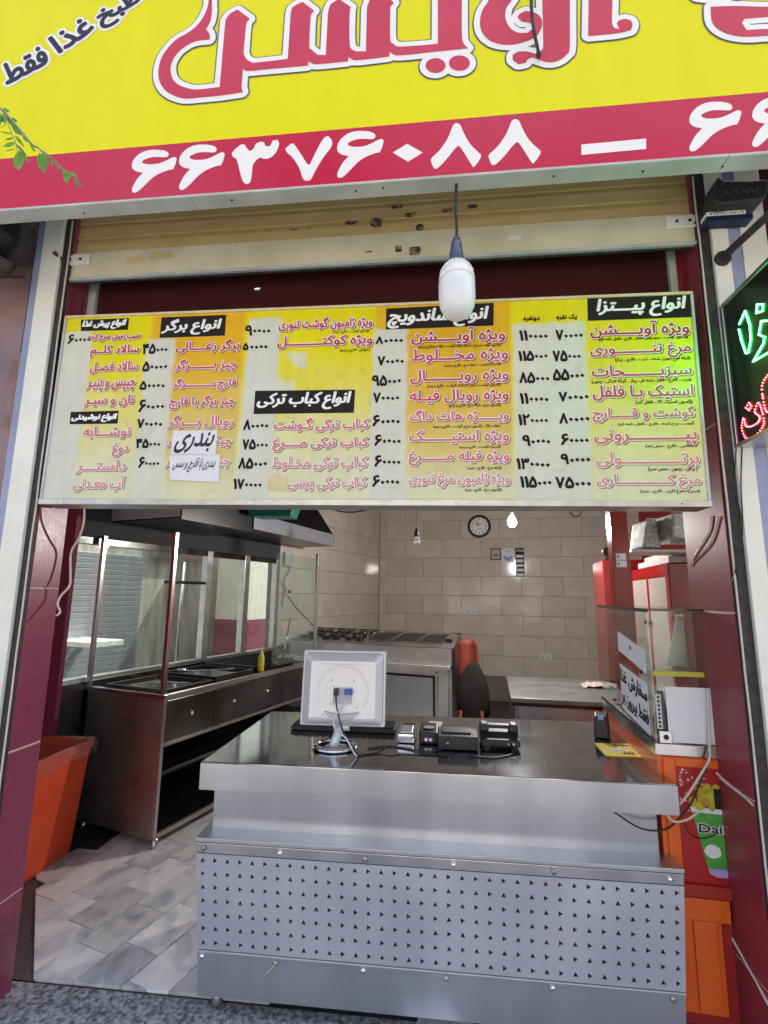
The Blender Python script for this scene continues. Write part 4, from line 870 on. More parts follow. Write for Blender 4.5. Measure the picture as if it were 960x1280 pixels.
gl=bpy.data.lights.new('led_sign_light','AREA'); gl.energy=.22; gl.color=(.08,1,.3); gl.shape='RECTANGLE'; gl.size=.3; gl.size_y=.2
go=bpy.data.objects.new('led_sign_light',gl); COL.objects.link(go); go.location=(LX-.02,-.4,2.42); go.rotation_euler=(0,math.radians(90),0)
for n,(dx) in enumerate((0,.02)):
    pts=catmull([(LX+.0+dx,-.168,2.10),(LX-.02+dx,-.17,1.95),(LX-.01,-.17,1.80),(LX-.035,-.165,1.68),(LX-.03-dx,-.14,1.60)],5)
    tag(MB().tube(pts,.0022,5).build('thin_wire',K['cableb'],smooth=True),['thin black wire dangling below the led sign, nearer the menu board','thin black wire dangling below the led sign, nearer the edge'][n],'wire',group='wires below the led sign')
# wrapped box and blue plate
t=thing('wrapped_siren','black plastic wrapped box under the right end of the sign','box',(1.16,-.25,3.04))
bxs=MB(); 
cr=[(1.062,3.050),(1.075,3.115),(1.09,3.150),(1.11,3.128),(1.20,3.120),(1.262,3.122),(1.270,3.095),(1.250,3.045),(1.232,3.035),(1.15,3.030),(1.08,3.028)]
bxs.prism(cr[::-1],lambda u,v,d:(u,d,v),-.26,-.17).build('wrapping',K['blackp'],t,bevel=.008)
for k in range(5): MB().tube([(1.09+.03*k,-.262,3.06),(1.10+.03*k,-.264,3.08+.01*(k%2)),(1.115+.03*k,-.262,3.07)],.0015,4).build('crease',K['griddark'],t)
t=thing('number_plate','dark blue plate with a pale number strip on the right column top','plate',(1.14,-.2,2.99))
MB().box(1.058,-.215,2.992,1.225,-.168,3.014).build('plate',K['plateblue'],t,bevel=.002)
MB().box(1.058,-.216,3.014,1.200,-.17,3.030).build('strip',K['cream'],t)
mb=MB(); layer(mb,0,fitted('۷۷۳۴۶۰۰۵۷۰۰۹',1.129,3.022,.125,.010),lambda u,v,d:(u,-.2165-d,v),0,r=.0006,n=3); mb.build('lettering',K['wood'],t)
K['doorglass']=M('door_glass_painted_reflection',(.30,.285,.26),.10,col2=(.36,.34,.31),scale=2)  # beige-grey base colour stands in for the tile wall reflected in the doors
# ================================================================ COUNTER
CT=.879
t=thing('steel_counter','stainless steel service counter with a perforated front panel in the shop opening','counter',(-.03,.4,0))
xa,xb=-.942,.872
mb=MB(); mb.hexa([(xa,0,CT-.104),(xb,0,CT-.102),(xb+.05,.905,CT-.102),(xa,.874,CT-.104),(xa,0,CT),(xb,0,CT),(xb+.05,.905,CT),(xa,.874,CT)]); mb.build('counter_top',K['steeltop'],t,bevel=.004)
MB().box(xa+.001,-.0035,CT-.103,xb-.001,-.0005,CT-.004).build('top_apron',K['steel'],t,bevel=.001)
MB().box(xa+.028,.088,.58,xb-.045,.80,CT-.1045).build('upper_body',K['steel'],t,bevel=.002)
MB().box(xa+.028,.0865,.60,-.33,.0878,CT-.106).build('body_sheet',K['steel'],t)
mb=MB(); mb.hexa([(xa,.0,.585),(xb+.001,.0,.585),(xb+.001,.80,.585),(xa,.80,.585),(xa,.0,.600),(xb+.001,.0,.600),(xb+.001,.10,.604),(xa,.10,.604)]); mb.build('ledge',K['steelscr'],t,bevel=.002)
def lerp(a,b,k): return a+(b-a)*k
def XX(z,s):  # the lower body narrows a little to the foot
    k=(.585-z)/.53; return lerp(xa+.003,-.893,k) if s<0 else lerp(xb-.002,.835,k)
MB().hexa([(XX(.058,-1),.02,.058),(XX(.058,1),.02,.058),(XX(.058,1),.78,.058),(XX(.058,-1),.78,.058),(XX(.585,-1),.02,.5845),(XX(.585,1),.02,.5845),(XX(.585,1),.78,.5845),(XX(.585,-1),.78,.5845)]).build('lower_body',K['steelscr'],t)
def strip(name,za,zb,y0,y1,mat,bev=.0015): return MB().hexa([(XX(za,-1),y0,za),(XX(za,1),y0,za),(XX(za,1),y1,za),(XX(za,-1),y1,za),(XX(zb,-1),y0,zb),(XX(zb,1),y0,zb),(XX(zb,1),y1,zb),(XX(zb,-1),y1,zb)]).build(name,mat,t,bevel=bev)
strip('upper_strip',.548,.5835,-.001,.0195,K['steel']); strip('kick_panel',.062,.214,.002,.0195,K['steelscr'])
strip('kick_fold',.200,.2135,-.002,.0018,K['steelscr'])
# perforated sheet with real triangular openings, over a red backing
strip('backing',.2165,.546,.012,.0192,K['backing'],0)
NCx,NR=36,7; zt,zb_=.545,.217
mb=MB(); ch=(zt-zb_)/NR
for r in range(NR):
    for c in range(NCx):
        z1=zt-r*ch; z0=z1-ch; l1,r1=XX(z1,-1),XX(z1,1); l0,r0=XX(z0,-1),XX(z0,1)
        P=[(lerp(l0,r0,c/NCx),z0),(lerp(l0,r0,(c+1)/NCx),z0),(lerp(l1,r1,(c+1)/NCx),z1),(lerp(l1,r1,c/NCx),z1)]
        cx=sum(p[0] for p in P)/4; cz=sum(p[1] for p in P)/4; s=.0074
        s=.0092; T=[(cx-s,cz-s*.75),(cx+s,cz-s*.75),(cx,cz+s*1.0)] if (r+c)%2==0 else [(cx-s*.7,cz-s),(cx+s*1.0,cz),(cx-s*.7,cz+s)]
        y=.0015; V=[(p[0],y,p[1]) for p in P]+[(p[0],y,p[1]) for p in T]+[(p[0],y+.004,p[1]) for p in T]
        if (r+c)%2==0: F=[(0,1,5,4),(1,2,6,5),(2,3,6),(3,0,4,6)]
        else: F=[(0,1,5,4),(1,2,5),(2,3,6,5),(3,0,4,6)]
        F+=[(4,5,8,7),(5,6,9,8),(6,4,7,9)]
        mb.add(V,F)
mb.build('perforated_panel',K['perf'],t)
for z,xs,m_ in [(.566,(-.905,-.60,-.27,.06,.42,.82),0),(.196,(-.885,-.60,-.27,.03,.40,.80),1)]:
    for i,x in enumerate(xs):
        MB().lathe([(.0105,.001),(.010,.006),(.006,.009)],(x,-.002,z),14,axis='y').build('screw_head',K['chrome' if (i+m_)%2 else 'griddle'],t,smooth=True)
MB().tube(catmull([(-.60,-.012,.196),(-.615,-.014,.18),(-.63,-.012,.165)],4),.0015,5).build('wire_end',K['tape'],t)
for x in (-.84,.79):
    for y in (.06,.72): MB().lathe([(.018,0),(.020,.006),(.020,.06)],(x,y,0),16).build('leg',K['steel'],t,smooth=True)

# monitor
t=thing('monitor','silver flat computer monitor seen from behind on the counter top','monitor',(-.447,.25,CT))
MF=frame(-.42,.262,-2)
def MT(p):  # lean the screen: local x right, y away, z up
    q=MF(p); return (q[0],q[1]+.10*(p[2]),CT+q[2])
w2=.193
bz,tz=.085,.412
mb=MB(MT); mb.box(-w2,.0,bz,w2,.03,tz); mb.build('bezel',K['silverp'],t,bevel=.008)
mb=MB(MT); mb.hexa([(-w2+.045,-.030,bz+.03),(w2-.045,-.030,bz+.03),(w2-.004,-.0015,bz+.004),(-w2+.004,-.0015,bz+.004),(-w2+.045,-.030,tz-.045),(w2-.045,-.030,tz-.045),(w2-.004,-.0015,tz-.004),(-w2+.004,-.0015,tz-.004)])
mb.build('back_shell',K['silverp'],t,bevel=.012)
cz=.235
for k in range(9):
    mb=MB(MT); mb.box(-.10+.0225*k,-.0312,.352,-.088+.0225*k,-.0298,.357); mb.build('vent_slot',K['greyp'],t)
mb=MB(MT); mb.box(.055,-.0312,.125,.110,-.0298,.145); mb.build('rating_label',K['white'],t)
mb=MB(MT); 
for r in (.118,.108): 
    mb.tube([(r*math.cos(a),-.0305,cz+r*math.sin(a)) for a in [math.radians(d) for d in range(-30,211,8)]],.0009,4)
mb.build('ring_groove',K['greyp'],t)
mb=MB(MT); mb.box(-.045,-.032,.185,.045,-.0305,.255); mb.build('port_bay',K['greyp'],t)
mb=MB(MT); mb.box(-.048,-.036,.18,-.041,-.0308,.262); mb.build('bay_edge',K['silverp'],t)
mb=MB(MT); mb.box(-.036,-.048,.222,-.016,-.0325,.252); mb.build('power_plug',K['blackp'],t,bevel=.002)
mb=MB(MT); mb.box(.012,-.060,.228,.046,-.0325,.250); mb.build('video_plug',K['vga'],t,bevel=.002)
mb=MB(MT); 
poly=[(.085*math.cos(math.radians(d)),.175+.055*math.sin(math.radians(d))) for d in range(200,341,14)]+[(.05,.150),(0,.143),(-.05,.150)]
mb.prism(poly,lambda u,v,d:(u,d,v),-.044,-.0302); mb.build('lower_cover',K['greyp'],t,bevel=.002)
for x,z in ((-.05,.285),(.05,.285),(-.05,.185),(.068,.172),(-.085,.14)): mb=MB(MT); mb.lathe([(.003,0.0305),(.003,.0325)],(x,0,z),8,axis='y'); mb.build('screw_hole',K['blackp'],t)
mb=MB(MT); mb.tube([(-.035,-.006,.083),(.035,-.006,.083)],.014,12); mb.build('hinge',K['silverp'],t,smooth=True)
mb=MB(); mb.tube(catmull([(-.425,.235,CT+.085),(-.43,.215,CT+.06),(-.442,.21,CT+.03),(-.452,.24,CT+.012)],5),[.020]*16,10); mb.build('neck',K['silverp'],t,smooth=True)
mb=MB(); R1,R2=.105,.012; vs=[];fs=[]
for i in range(40):
    a=2*math.pi*i/40
    for j in range(8):
        b=2*math.pi*j/8; r=.088+.017*math.cos(b); vs.append((-.447+r*math.cos(a),.262+r*math.sin(a),CT+.009+.008*math.sin(b)))
for i in range(40):
    for j in range(8): fs.append((i*8+j,((i+1)%40)*8+j,((i+1)%40)*8+(j+1)%8,i*8+(j+1)%8))
mb.add(vs,fs).build('base_ring',K['chrome'],t,smooth=True)
q0=MT((-.026,-.050,.225)); q1=MT((.028,-.062,.232))
MB().tube(catmull([q0,(q0[0]+.01,q0[1]-.02,q0[2]-.05),(-.40,.17,CT+.10),(-.36,.15,CT+.05),(-.335,.14,CT+.02),(-.325,.15,CT+.004)],6),.0035,6).build('power_cable',K['blackp'],t,smooth=True)
MB().tube(catmull([q1,(q1[0]-.005,q1[1]-.02,q1[2]-.03),(-.44,.19,CT+.14),(-.43,.17,CT+.10),(-.38,.15,CT+.07),(-.345,.14,CT+.02),(-.33,.14,CT+.004)],6),.0035,6).build('video_cable',K['silverp'],t,smooth=True)

# keyboard-like black tray behind the monitor
t=thing('keyboard','flat black keyboard lying behind the monitor on the counter','keyboard',(-.44,.6,CT))
MB().box(-.72,.50,CT+.001,-.20,.66,CT+.022).build('base',K['blackp'],t,bevel=.004)
kp=None
for r in range(4):
    for c in range(15):
        if kp is None:
            kb=MB().box(-.013,-.013,0,.013,.013,.007).build('key',K['blackp'],None,bevel=.001,origin=(0,0,0)); kp=kb.data; bpy.data.objects.remove(kb)
        o=bpy.data.objects.new('key',kp); COL.objects.link(o); o.parent=t; o.location=(-.69+c*.0335+.44+.0,.525+r*.034-.6,.0225)
# pos devices
def dev(name,label,cat,x,y,rot,parts):
    T=frame(x,y,rot,CT); t=thing(name,label,cat,(x,y,CT)); parts(T,t); return t
def p1(T,t):
    MB(T).hexa([(-.040,-.065,.002),(.040,-.065,.002),(.040,.075,.002),(-.040,.075,.002),(-.040,-.065,.042),(.040,-.065,.042),(.036,.06,.062),(-.036,.06,.062)]).build('body',K['chrome'],t,bevel=.008)
    MB(T).box(-.030,-.0665,.012,.030,-.0655,.030).build('front_slot',K['mustard'] if 0 else K['greyp'],t)
    MB(T).hexa([(-.028,-.05,.043),(.028,-.05,.043),(.026,.03,.056),(-.026,.03,.056),(-.028,-.05,.047),(.028,-.05,.047),(.026,.03,.060),(-.026,.03,.060)]).build('cover',K['silverp'],t,bevel=.003)
dev('card_reader','small silver card reader right of the monitor','card reader',-.135,.42,4,p1)
def p2(T,t):
    MB(T).hexa([(-.044,-.065,.002),(.044,-.065,.002),(.044,.085,.002),(-.044,.085,.002),(-.044,-.065,.050),(.044,-.065,.050),(.040,.07,.066),(-.040,.07,.066)]).build('body',K['blackp'],t,bevel=.008)
    MB(T).lathe([(.026,.0),(.026,.002)],(0,-.005,.060),20,sy=.8).build('round_label',K['greyp'],t)
    MB(T).lathe([(.008,0.066),(.008,.068)],(-.010,0,.022),12,axis='y').build('white_badge',K['white'],t); MB(T).lathe([(.008,0.066),(.008,.068)],(.010,0,.022),12,axis='y').build('white_badge',K['white'],t)
dev('card_reader','small black card reader with a round grey label beside the silver one','card reader',-.033,.42,3,p2)
tag(MB(frame(-.01,.70,8,CT)).box(-.035,-.07,.001,.035,.07,.003).build('receipt',K['paper']),'small white receipt paper lying behind the black card reader','paper')
def p3(T,t):
    MB(T).box(-.088,-.07,.004,.088,.08,.060).build('body',K['blackp'],t,bevel=.005)
    MB(T).box(-.07,-.03,.061,.06,.06,.068).build('lid',K['blackp'],t,bevel=.003)
    MB(T).lathe([(.006,0.071),(.006,.075)],(-.045,0,.03),10,axis='y').build('socket',K['greyp'],t)
dev('receipt_printer','flat black box device between the card readers and the phone','printer',.095,.35,1,p3)
def p4(T,t):
    MB(T).hexa([(-.085,-.075,.012),(.085,-.075,.012),(.085,.085,.012),(-.085,.085,.012),(-.085,-.075,.040),(.085,-.075,.040),(.085,.085,.070),(-.085,.085,.070)]).build('body',K['blackp'],t,bevel=.005)
    for x in (-.06,.06): MB(T).box(x-.012,-.06,.0,x+.012,-.03,.012).build('foot',K['blackp'],t)
    h=MB(T); h.hexa([(-.085,.0,.068),(.085,.0,.068),(.085,.045,.074),(-.085,.045,.074),(-.080,.005,.082),(.080,.005,.082),(.080,.04,.088),(-.080,.04,.088)]); h.build('handset',K['blackp'],t,bevel=.007)
    for x in (-.066,.066): MB(T).hexa([(x-.022,-.008,.055),(x+.022,-.008,.055),(x+.022,.05,.06),(x-.022,.05,.06),(x-.018,-.004,.088),(x+.018,-.004,.088),(x+.018,.046,.094),(x-.018,.046,.094)]).build('handset_end',K['blackp'],t,bevel=.008)
    for x in (.035,.055): MB(T).lathe([(.005,0.076),(.005,.079)],(x,0,.026),8,axis='y').build('jack',K['silverp'],t)
dev('desk_phone','black desk phone lying at the right of the devices on the counter','phone',.285,.40,1,p4)
cb=[catmull([(-.33,.15,CT+.004),(-.25,.2,CT+.004),(-.2,.24,CT+.02),(-.14,.24,CT+.012),(-.05,.21,CT+.004),(.05,.20,CT+.004)],6),catmull([(.05,.27,CT+.03),(.0,.24,CT+.01),(-.1,.26,CT+.004),(-.2,.30,CT+.004),(-.30,.25,CT+.004)],6),catmull([(.32,.32,CT+.03),(.33,.27,CT+.006),(.24,.20,CT+.004),(.14,.215,CT+.004)],6)]
for n,p in enumerate(cb): tag(MB().tube(p,.003,6).build('device_cable',K['cableb'],smooth=True),['thin black cable on the counter running from the monitor to the card readers','thin black cable on the counter curling behind the monitor foot','thin black cable on the counter in front of the desk phone'][n],'cable',group='cables on the counter')
# black terminal and yellow flyer at the right
def p5(T,t):
    MB(T).hexa([(-.035,-.04,.002),(.035,-.04,.002),(.035,.05,.002),(-.035,.05,.002),(-.030,-.015,.095),(.030,-.015,.095),(.032,.045,.11),(-.032,.045,.11)]).build('body',K['blackp'],t,bevel=.008)
    MB(T).hexa([(-.012,-.024,.083),(.012,-.024,.083),(.012,-.016,.105),(-.012,-.016,.105),(-.012,-.026,.084),(.012,-.026,.084),(.012,-.018,.106),(-.012,-.018,.106)]).build('sticker',K['lilac'],t)
dev('payment_terminal','small upright black payment terminal against the orange display cabinet','card reader',.80,.60,20,p5)
Q=[(0.7279,0.4820,0.8810),(0.8988,0.4941,0.8810),(0.8666,0.2958,0.8810),(0.7171,0.2959,0.8810)]
fl_=thing('flyer','yellow printed flyer lying at the right end of the counter top','flyer',(.82,.40,.880))
MB().add([(q[0],q[1],.8805) for q in Q]+[(q[0],q[1],.8825) for q in Q],[(0,1,2,3),(7,6,5,4),(0,4,5,1),(1,5,6,2),(2,6,7,3),(3,7,4,0)]).build('sheet',K['flyer'],fl_)
def QI(u,v): 
    a=[Q[0][i]*(1-u)+Q[1][i]*u for i in range(2)]; b=[Q[3][i]*(1-u)+Q[2][i]*u for i in range(2)]; return (a[0]*(1-v)+b[0]*v,a[1]*(1-v)+b[1]*v,.8835)
MB().tube([QI(.25+.5*k/14,.55+.12*math.sin(k*1.9)) for k in range(15)],.0035,4).build('printed_swash',K['white'],fl_)
MB().tube([QI(.45+.4*k/10,.18+.06*math.sin(k*2.3)) for k in range(11)],.0025,4).build('printed_swash',K['redp'],fl_)
MB().tube([QI(.55+.3*k/10,.78+.08*math.sin(k*2.3)) for k in range(11)],.003,4).build('printed_swash',K['redwall'],fl_)

# ================================================================ GRIDDLE STATION (left)
t=thing('griddle_station','long grimy steel griddle station with drawers and glass guards along the left wall','griddle',GF((-.35,.9,0)))
B=lambda *a: MB(GF).box(*a)
W=.70; LN=2.0
B(-W,.0,.055,-.022,.022,.875).build('end_panel',K['griddle'],t,bevel=.002)
B(-W,.0225,.10,-W+.02,LN,.875).build('back_panel',K['griddark'],t)
B(-.022,-.001,.055,.001,.024,.895).build('corner_post',K['griddle'],t,bevel=.002)
B(-.022,LN-.024,.055,.001,LN,.895).build('corner_post',K['griddle'],t,bevel=.002)
B(-W-.02,-.003,.876,.004,.022,.902).build('top_rim',K['steel'],t,bevel=.003)
B(-.022,.0225,.868,.006,LN,.905).build('top_rim',K['griddle'],t,bevel=.003)
B(-W,.0225,.85,-.0225,LN,.874).build('top_deck',K['griddark'],t)
for i,(a,b) in enumerate([(.028,.46),(.464,.88),(.884,1.30),(1.304,1.97)]):
    d=B(-.018,a,.615,.0,b,.862).build('drawer',K['drawer'],t,bevel=.002)
    MB(GF).lathe([(.014,.0),(.012,.012),(.006,.016)],(0,(a+b)/2,.745),12,axis='x').build('knob',K['steel'],d,smooth=True)
B(-.020,.028,.585,.002,LN-.03,.608).build('lower_rail',K['griddle'],t,bevel=.002)
B(-.60,.03,.40,-.05,LN,.42).build('inner_shelf',K['griddark'],t)
B(-.022,.028,.055,.0,LN-.03,.085).build('bottom_rail',K['griddle'],t,bevel=.002)
B(-W+.02,.03,.056,-.03,LN,.07).build('bottom_shelf',K['griddark'],t)
for a,b in ((-.025,.02),(-.66,.02),(-.025,LN-.04),(-.66,LN-.04)): MB(GF).lathe([(.020,0),(.022,.01),(.022,.055)],(a,b+.015,0),14).build('leg',K['steel'],t,smooth=True)
for a,b0 in ((-.017,-.012),(-.70,-.012),(-.020,1.86)): B(a-.015,b0,.905,a+.015,b0+.028,1.945).build('guard_post',K['griddle' if b0>1 else 'steel'],t,bevel=.003)
B(-.683,.001,.906,-.034,.006,1.93).build('end_glass',K['glassd'],t)
B(-.022,1.16,.93,-.017,1.858,1.90).build('side_glass',K['glassd'],t)
# trays on the deck
for i,(a0,a1,b0,b1,z) in enumerate([(-.60,-.06,.05,.50,.915),(-.60,-.06,.53,.98,.93)]):
    tr=thing('oil_tray',['shallow black oil tray nearest the street on the griddle','shallow black oil tray behind the nearest one on the griddle'][i],'tray',GF(((a0+a1)/2,(b0+b1)/2,.875)),group='black trays on the griddle')
    mb=MB(GF); e=.018; h=z; mb.box(a0,b0,.876,a1,b1,h-.02)
    mb.box(a0,b0,h-.0195,a0+e,b1,h+.004); mb.box(a1-e,b0,h-.0195,a1,b1,h+.004); mb.box(a0+e,b0,h-.0195,a1-e,b0+e,h+.004); mb.box(a0+e,b1-e,h-.0195,a1-e,b1,h+.004)
    mb.build('pan',K['tray'],tr,bevel=.002)
    mb=MB(GF); mb.box(a0+e,b0+e,h-.0193,a1-e,b1-e,h-.014); mb.build('oil',K['winglass'],tr)
tr=thing('griddle_plate','closed flat black griddle plate at the far end of the griddle','griddle plate',GF((-.3,1.3,.875)))
MB(GF).box(-.62,1.02,.876,-.08,1.60,.945).build('plate',K['tray'],tr,bevel=.006)
for k in range(12): MB(GF).tube([(-.61,1.05+k*.047,.947),(-.09,1.05+k*.047,.947)],.004,5).build('ridge',K['tray'],tr)
tr=thing('tongs','steel tongs lying on the near black tray','tongs',GF((-.2,.25,.92)))
for s in (0,1): MB(GF).tube([(-.30,.18+.03*s,.925),(-.20,.22+.01*s,.93),(-.08,.30,.925)],.006,6).build('arm',K['chrome'],tr,smooth=True)
tr=thing('steel_ladle','steel serving ladle lying across the second black tray','ladle',GF((-.3,.7,.93)))
MB(GF).tube([(-.45,.62,.937),(-.30,.70,.940),(-.12,.80,.955)],.006,8).build('handle',K['steel'],tr,smooth=True); MB(GF).lathe([(.012,0),(.032,.008),(.040,.022),(.037,.022),(.028,.010)],(-.47,.61,.931),16).build('bowl',K['steel'],tr,smooth=True)
tr=thing('sauce_bottle','yellow squeeze sauce bottle with a pointed cap on the griddle edge','bottle',GF((-.06,1.02,.905)))
MB(GF).lathe([(.024,0),(.026,.006),(.026,.10),(.024,.125),(.016,.135)],GF.__call__ and (-.052,1.06,.905),18).build('body',K['mustard'],tr,smooth=True)
MB(GF).lathe([(.017,.136),(.017,.150),(.009,.155),(.004,.19)],(-.052,1.06,.905),14).build('nozzle',K['tape'],tr,smooth=True)
tag(MB(GF).tube([(-.17,1.55,.95),(-.22,1.72,1.30)],.009,8).build('ladle_handle',K['steel'],smooth=True),'steel ladle handle leaning at the far end of the griddle','ladle')
tr=thing('napkin_stack','white folded cloth and tray on the far end of the griddle','cloth',GF((-.2,1.75,.905)))
MB(GF).box(-.40,1.66,.906,-.05,1.84,.925).build('tray',K['steel'],tr,bevel=.004)
MB(GF).hexa([(-.34,1.68,.926),(-.12,1.69,.926),(-.14,1.82,.926),(-.33,1.80,.926),(-.32,1.70,.955),(-.15,1.71,.945),(-.16,1.79,.95),(-.31,1.79,.958)]).build('cloth',K['cloth'],tr,bevel=.01)

# hood over it
t=thing('extractor_hood','black extractor hood with a pale bluish steel rim above the griddle','hood',GF((-.45,1.7,2.0)))
h0=(-.16,.98);
a0,a1,b0,b1=-.74,-.155,.99,2.60
rz0,rz1=2.10,2.235
def hx(a_,b_): return a_-.05*(b_-b0)
MB(GF).hexa([(a0,b0,rz0),(a1,b0,rz0),(a1-.09,b1,rz0),(a0,b1,rz0),(a0,b0,rz1),(a1,b0,rz1),(a1-.09,b1,rz1),(a0,b1,rz1)]).build('soffit_box',K['hood'],t)
MB(GF).hexa([(a1+.001,b0,rz0),(a1+.006,b0,rz0),(a1-.084,b1,rz0),(a1-.089,b1,rz0),(a1+.001,b0,rz1),(a1+.006,b0,rz1),(a1-.084,b1,rz1),(a1-.089,b1,rz1)]).build('rim',K['hoodrim'],t)
MB(GF).box(a0,b0-.006,rz0,a1+.006,b0-.001,rz1).build('rim',K['griddark'],t)
MB(GF).box(a0,b1+.001,rz0,a1-.082,b1+.014,rz1).build('rim',K['steel'],t)
MB(GF).hexa([(a0,b0+.01,rz1+.001),(a1,b0+.01,rz1+.001),(a1-.09,b1-.01,rz1+.001),(a0,b1-.01,rz1+.001),(a0,1.35,3.1),(-.52,1.35,3.1),(-.52,1.85,3.1),(a0,1.85,3.1)]).build('canopy',K['hood'],t)
for k in (.3,.85,1.35): MB(GF).lathe([(.006,0),(.004,.004)],(a1+.006-.09*k/1.6,b0+k,rz0+.02),8,axis='x').build('rivet',K['chrome'],t)
t=thing('duct_box','speckled grey panel box under the ceiling at the near end of the hood','duct',GF((-.5,.4,2.0)))
MB(GF).hexa([(-.95,.02,2.06),(-.17,.17,2.09),(-.17,.98,2.09),(-.95,.98,2.06),(-.95,.02,3.0),(-.17,.17,3.0),(-.17,.98,3.0),(-.95,.98,3.0)]).build('casing',K['duct'],t,bevel=.004)
MB(GF).hexa([(-.94,.03,2.05),(-.18,.18,2.08),(-.18,.985,2.08),(-.94,.985,2.05),(-.94,.03,2.059),(-.18,.18,2.089),(-.18,.985,2.089),(-.94,.985,2.059)]).build('underside_shade',K['griddark'],t)  # shade below the box put on as a dark sheet
MB(GF).hexa([(-.169,.175,2.07),(-.155,.175,2.07),(-.155,.975,2.07),(-.169,.975,2.07),(-.169,.175,3.0),(-.155,.175,3.0),(-.155,.975,3.0),(-.169,.975,3.0)]).build('side_cover',K['hood'],t)
t=thing('teal_crate','teal green plastic crate on the edge of the extractor hood','crate',GF((-.16,1.05,2.2)))
mb=MB(); q=[(-1.7613,2.0300,2.3333),(-1.1891,2.0300,2.3285),(-1.2239,2.0000,2.1984),(-1.6901,2.0000,2.2009)]
k_=1.9
mb.hexa([q[3],q[2],(q[2][0],q[2][1]+.2,q[2][2]),(q[3][0],q[3][1]+.2,q[3][2]),(q[0][0]-.035,q[0][1]-.0,q[0][2]+.15),(q[1][0]+.03,q[1][1],q[1][2]+.15),(q[1][0]+.03,q[1][1]+.25,q[1][2]+.15),(q[0][0]-.035,q[0][1]+.25,q[0][2]+.15)]).build('tub',K['teal'],t,bevel=.006)
mb=MB(); mb.box(q[0][0]-.05,q[0][1]-.012,q[0][2]+.13,q[1][0]+.045,q[0][1]+.27,q[0][2]+.15); mb.build('rim',K['teal'],t,bevel=.004)
# cream cable on the left pillar
pts=catmull([(-1.5628,-0.0200,1.9763),(-1.5643,0.0000,1.8634),(-1.5933,0.0200,1.7865),(-1.6318,0.0300,1.7224),(-1.6245,0.0300,1.6329),(-1.6129,0.0200,1.5726),(-1.6330,0.0000,1.5270),(-1.6274,-0.0200,1.4929),(-1.6038,-0.0300,1.4597),(-1.6040,-0.0500,1.4437)],5)
tag(MB().tube(pts,.0048,7).build('cream_cable',K['cablew'],smooth=True),'cream electric cable dangling from behind the menu board along the left pillar','cable')

# bin
t=thing('waste_bin','tall orange red plastic waste bin with a clear liner beside the left pillar','bin',(-2.3,.75,0))
T_=.645
def ring(z,x0,x1,y0,y1,r=.04,n=4):
    o=[]
    for cx,cy,a in ((x1-r,y1-r,0),(x0+r,y1-r,90),(x0+r,y0+r,180),(x1-r,y0+r,270)):
        for k in range(n+1): th=math.radians(a+90*k/n); o.append((cx+r*math.cos(th),cy+r*math.sin(th),z))
    return o
def loft(rings,cap0=False,cap1=False):
    n=len(rings[0]); vs=[p for r in rings for p in r]; fs=[(i*n+j,i*n+(j+1)%n,(i+1)*n+(j+1)%n,(i+1)*n+j) for i in range(len(rings)-1) for j in range(n)]
    if cap0: fs.append(tuple(range(n))[::-1])
    if cap1: fs.append(tuple((len(rings)-1)*n+j for j in range(n)))
    return vs,fs
R_=[ring(.0,-2.50,-2.20,.50,1.03),ring(.02,-2.505,-2.19,.49,1.035),ring(.60,-2.59,-2.125,.42,1.03),ring(.605,-2.60,-2.115,.41,1.04),ring(T_,-2.605,-2.11,.405,1.045),ring(T_,-2.58,-2.135,.43,1.02),ring(.60,-2.575,-2.14,.435,1.015),ring(.03,-2.49,-2.21,.51,1.01)]
vs,fs=loft(R_,True,True); MB().add(vs,fs).build('bucket',K['bin'],t,smooth=False)
L_=[]
for i in range(6):
    z=T_+.004-(.0 if i<2 else 0)
rr=random.Random(5)
def wob(rg,a): return [(p[0]+rr.uniform(-a,a),p[1]+rr.uniform(-a,a),p[2]+rr.uniform(-a,a)*1.2) for p in rg]
L_=[wob(ring(T_-.075,-2.615,-2.10,.395,1.055,n=8),.006),wob(ring(T_-.02,-2.615,-2.10,.395,1.055,n=8),.003),wob(ring(T_+.006,-2.61,-2.105,.40,1.05,n=8),.003),wob(ring(T_+.004,-2.575,-2.14,.435,1.015,n=8),.003),wob(ring(T_-.12,-2.55,-2.17,.48,.97,n=8),.02),wob(ring(T_-.30,-2.52,-2.21,.52,.95,n=8),.03)]
vs,fs=loft(L_,False,True); MB().add(vs,fs).build('liner',K['liner'],t,smooth=True)
tag(MB().box(-2.42,1.06,.0,-2.05,1.32,.012).build('floor_mat',K['black']),'small black mat on the floor between the bin and the griddle','mat')

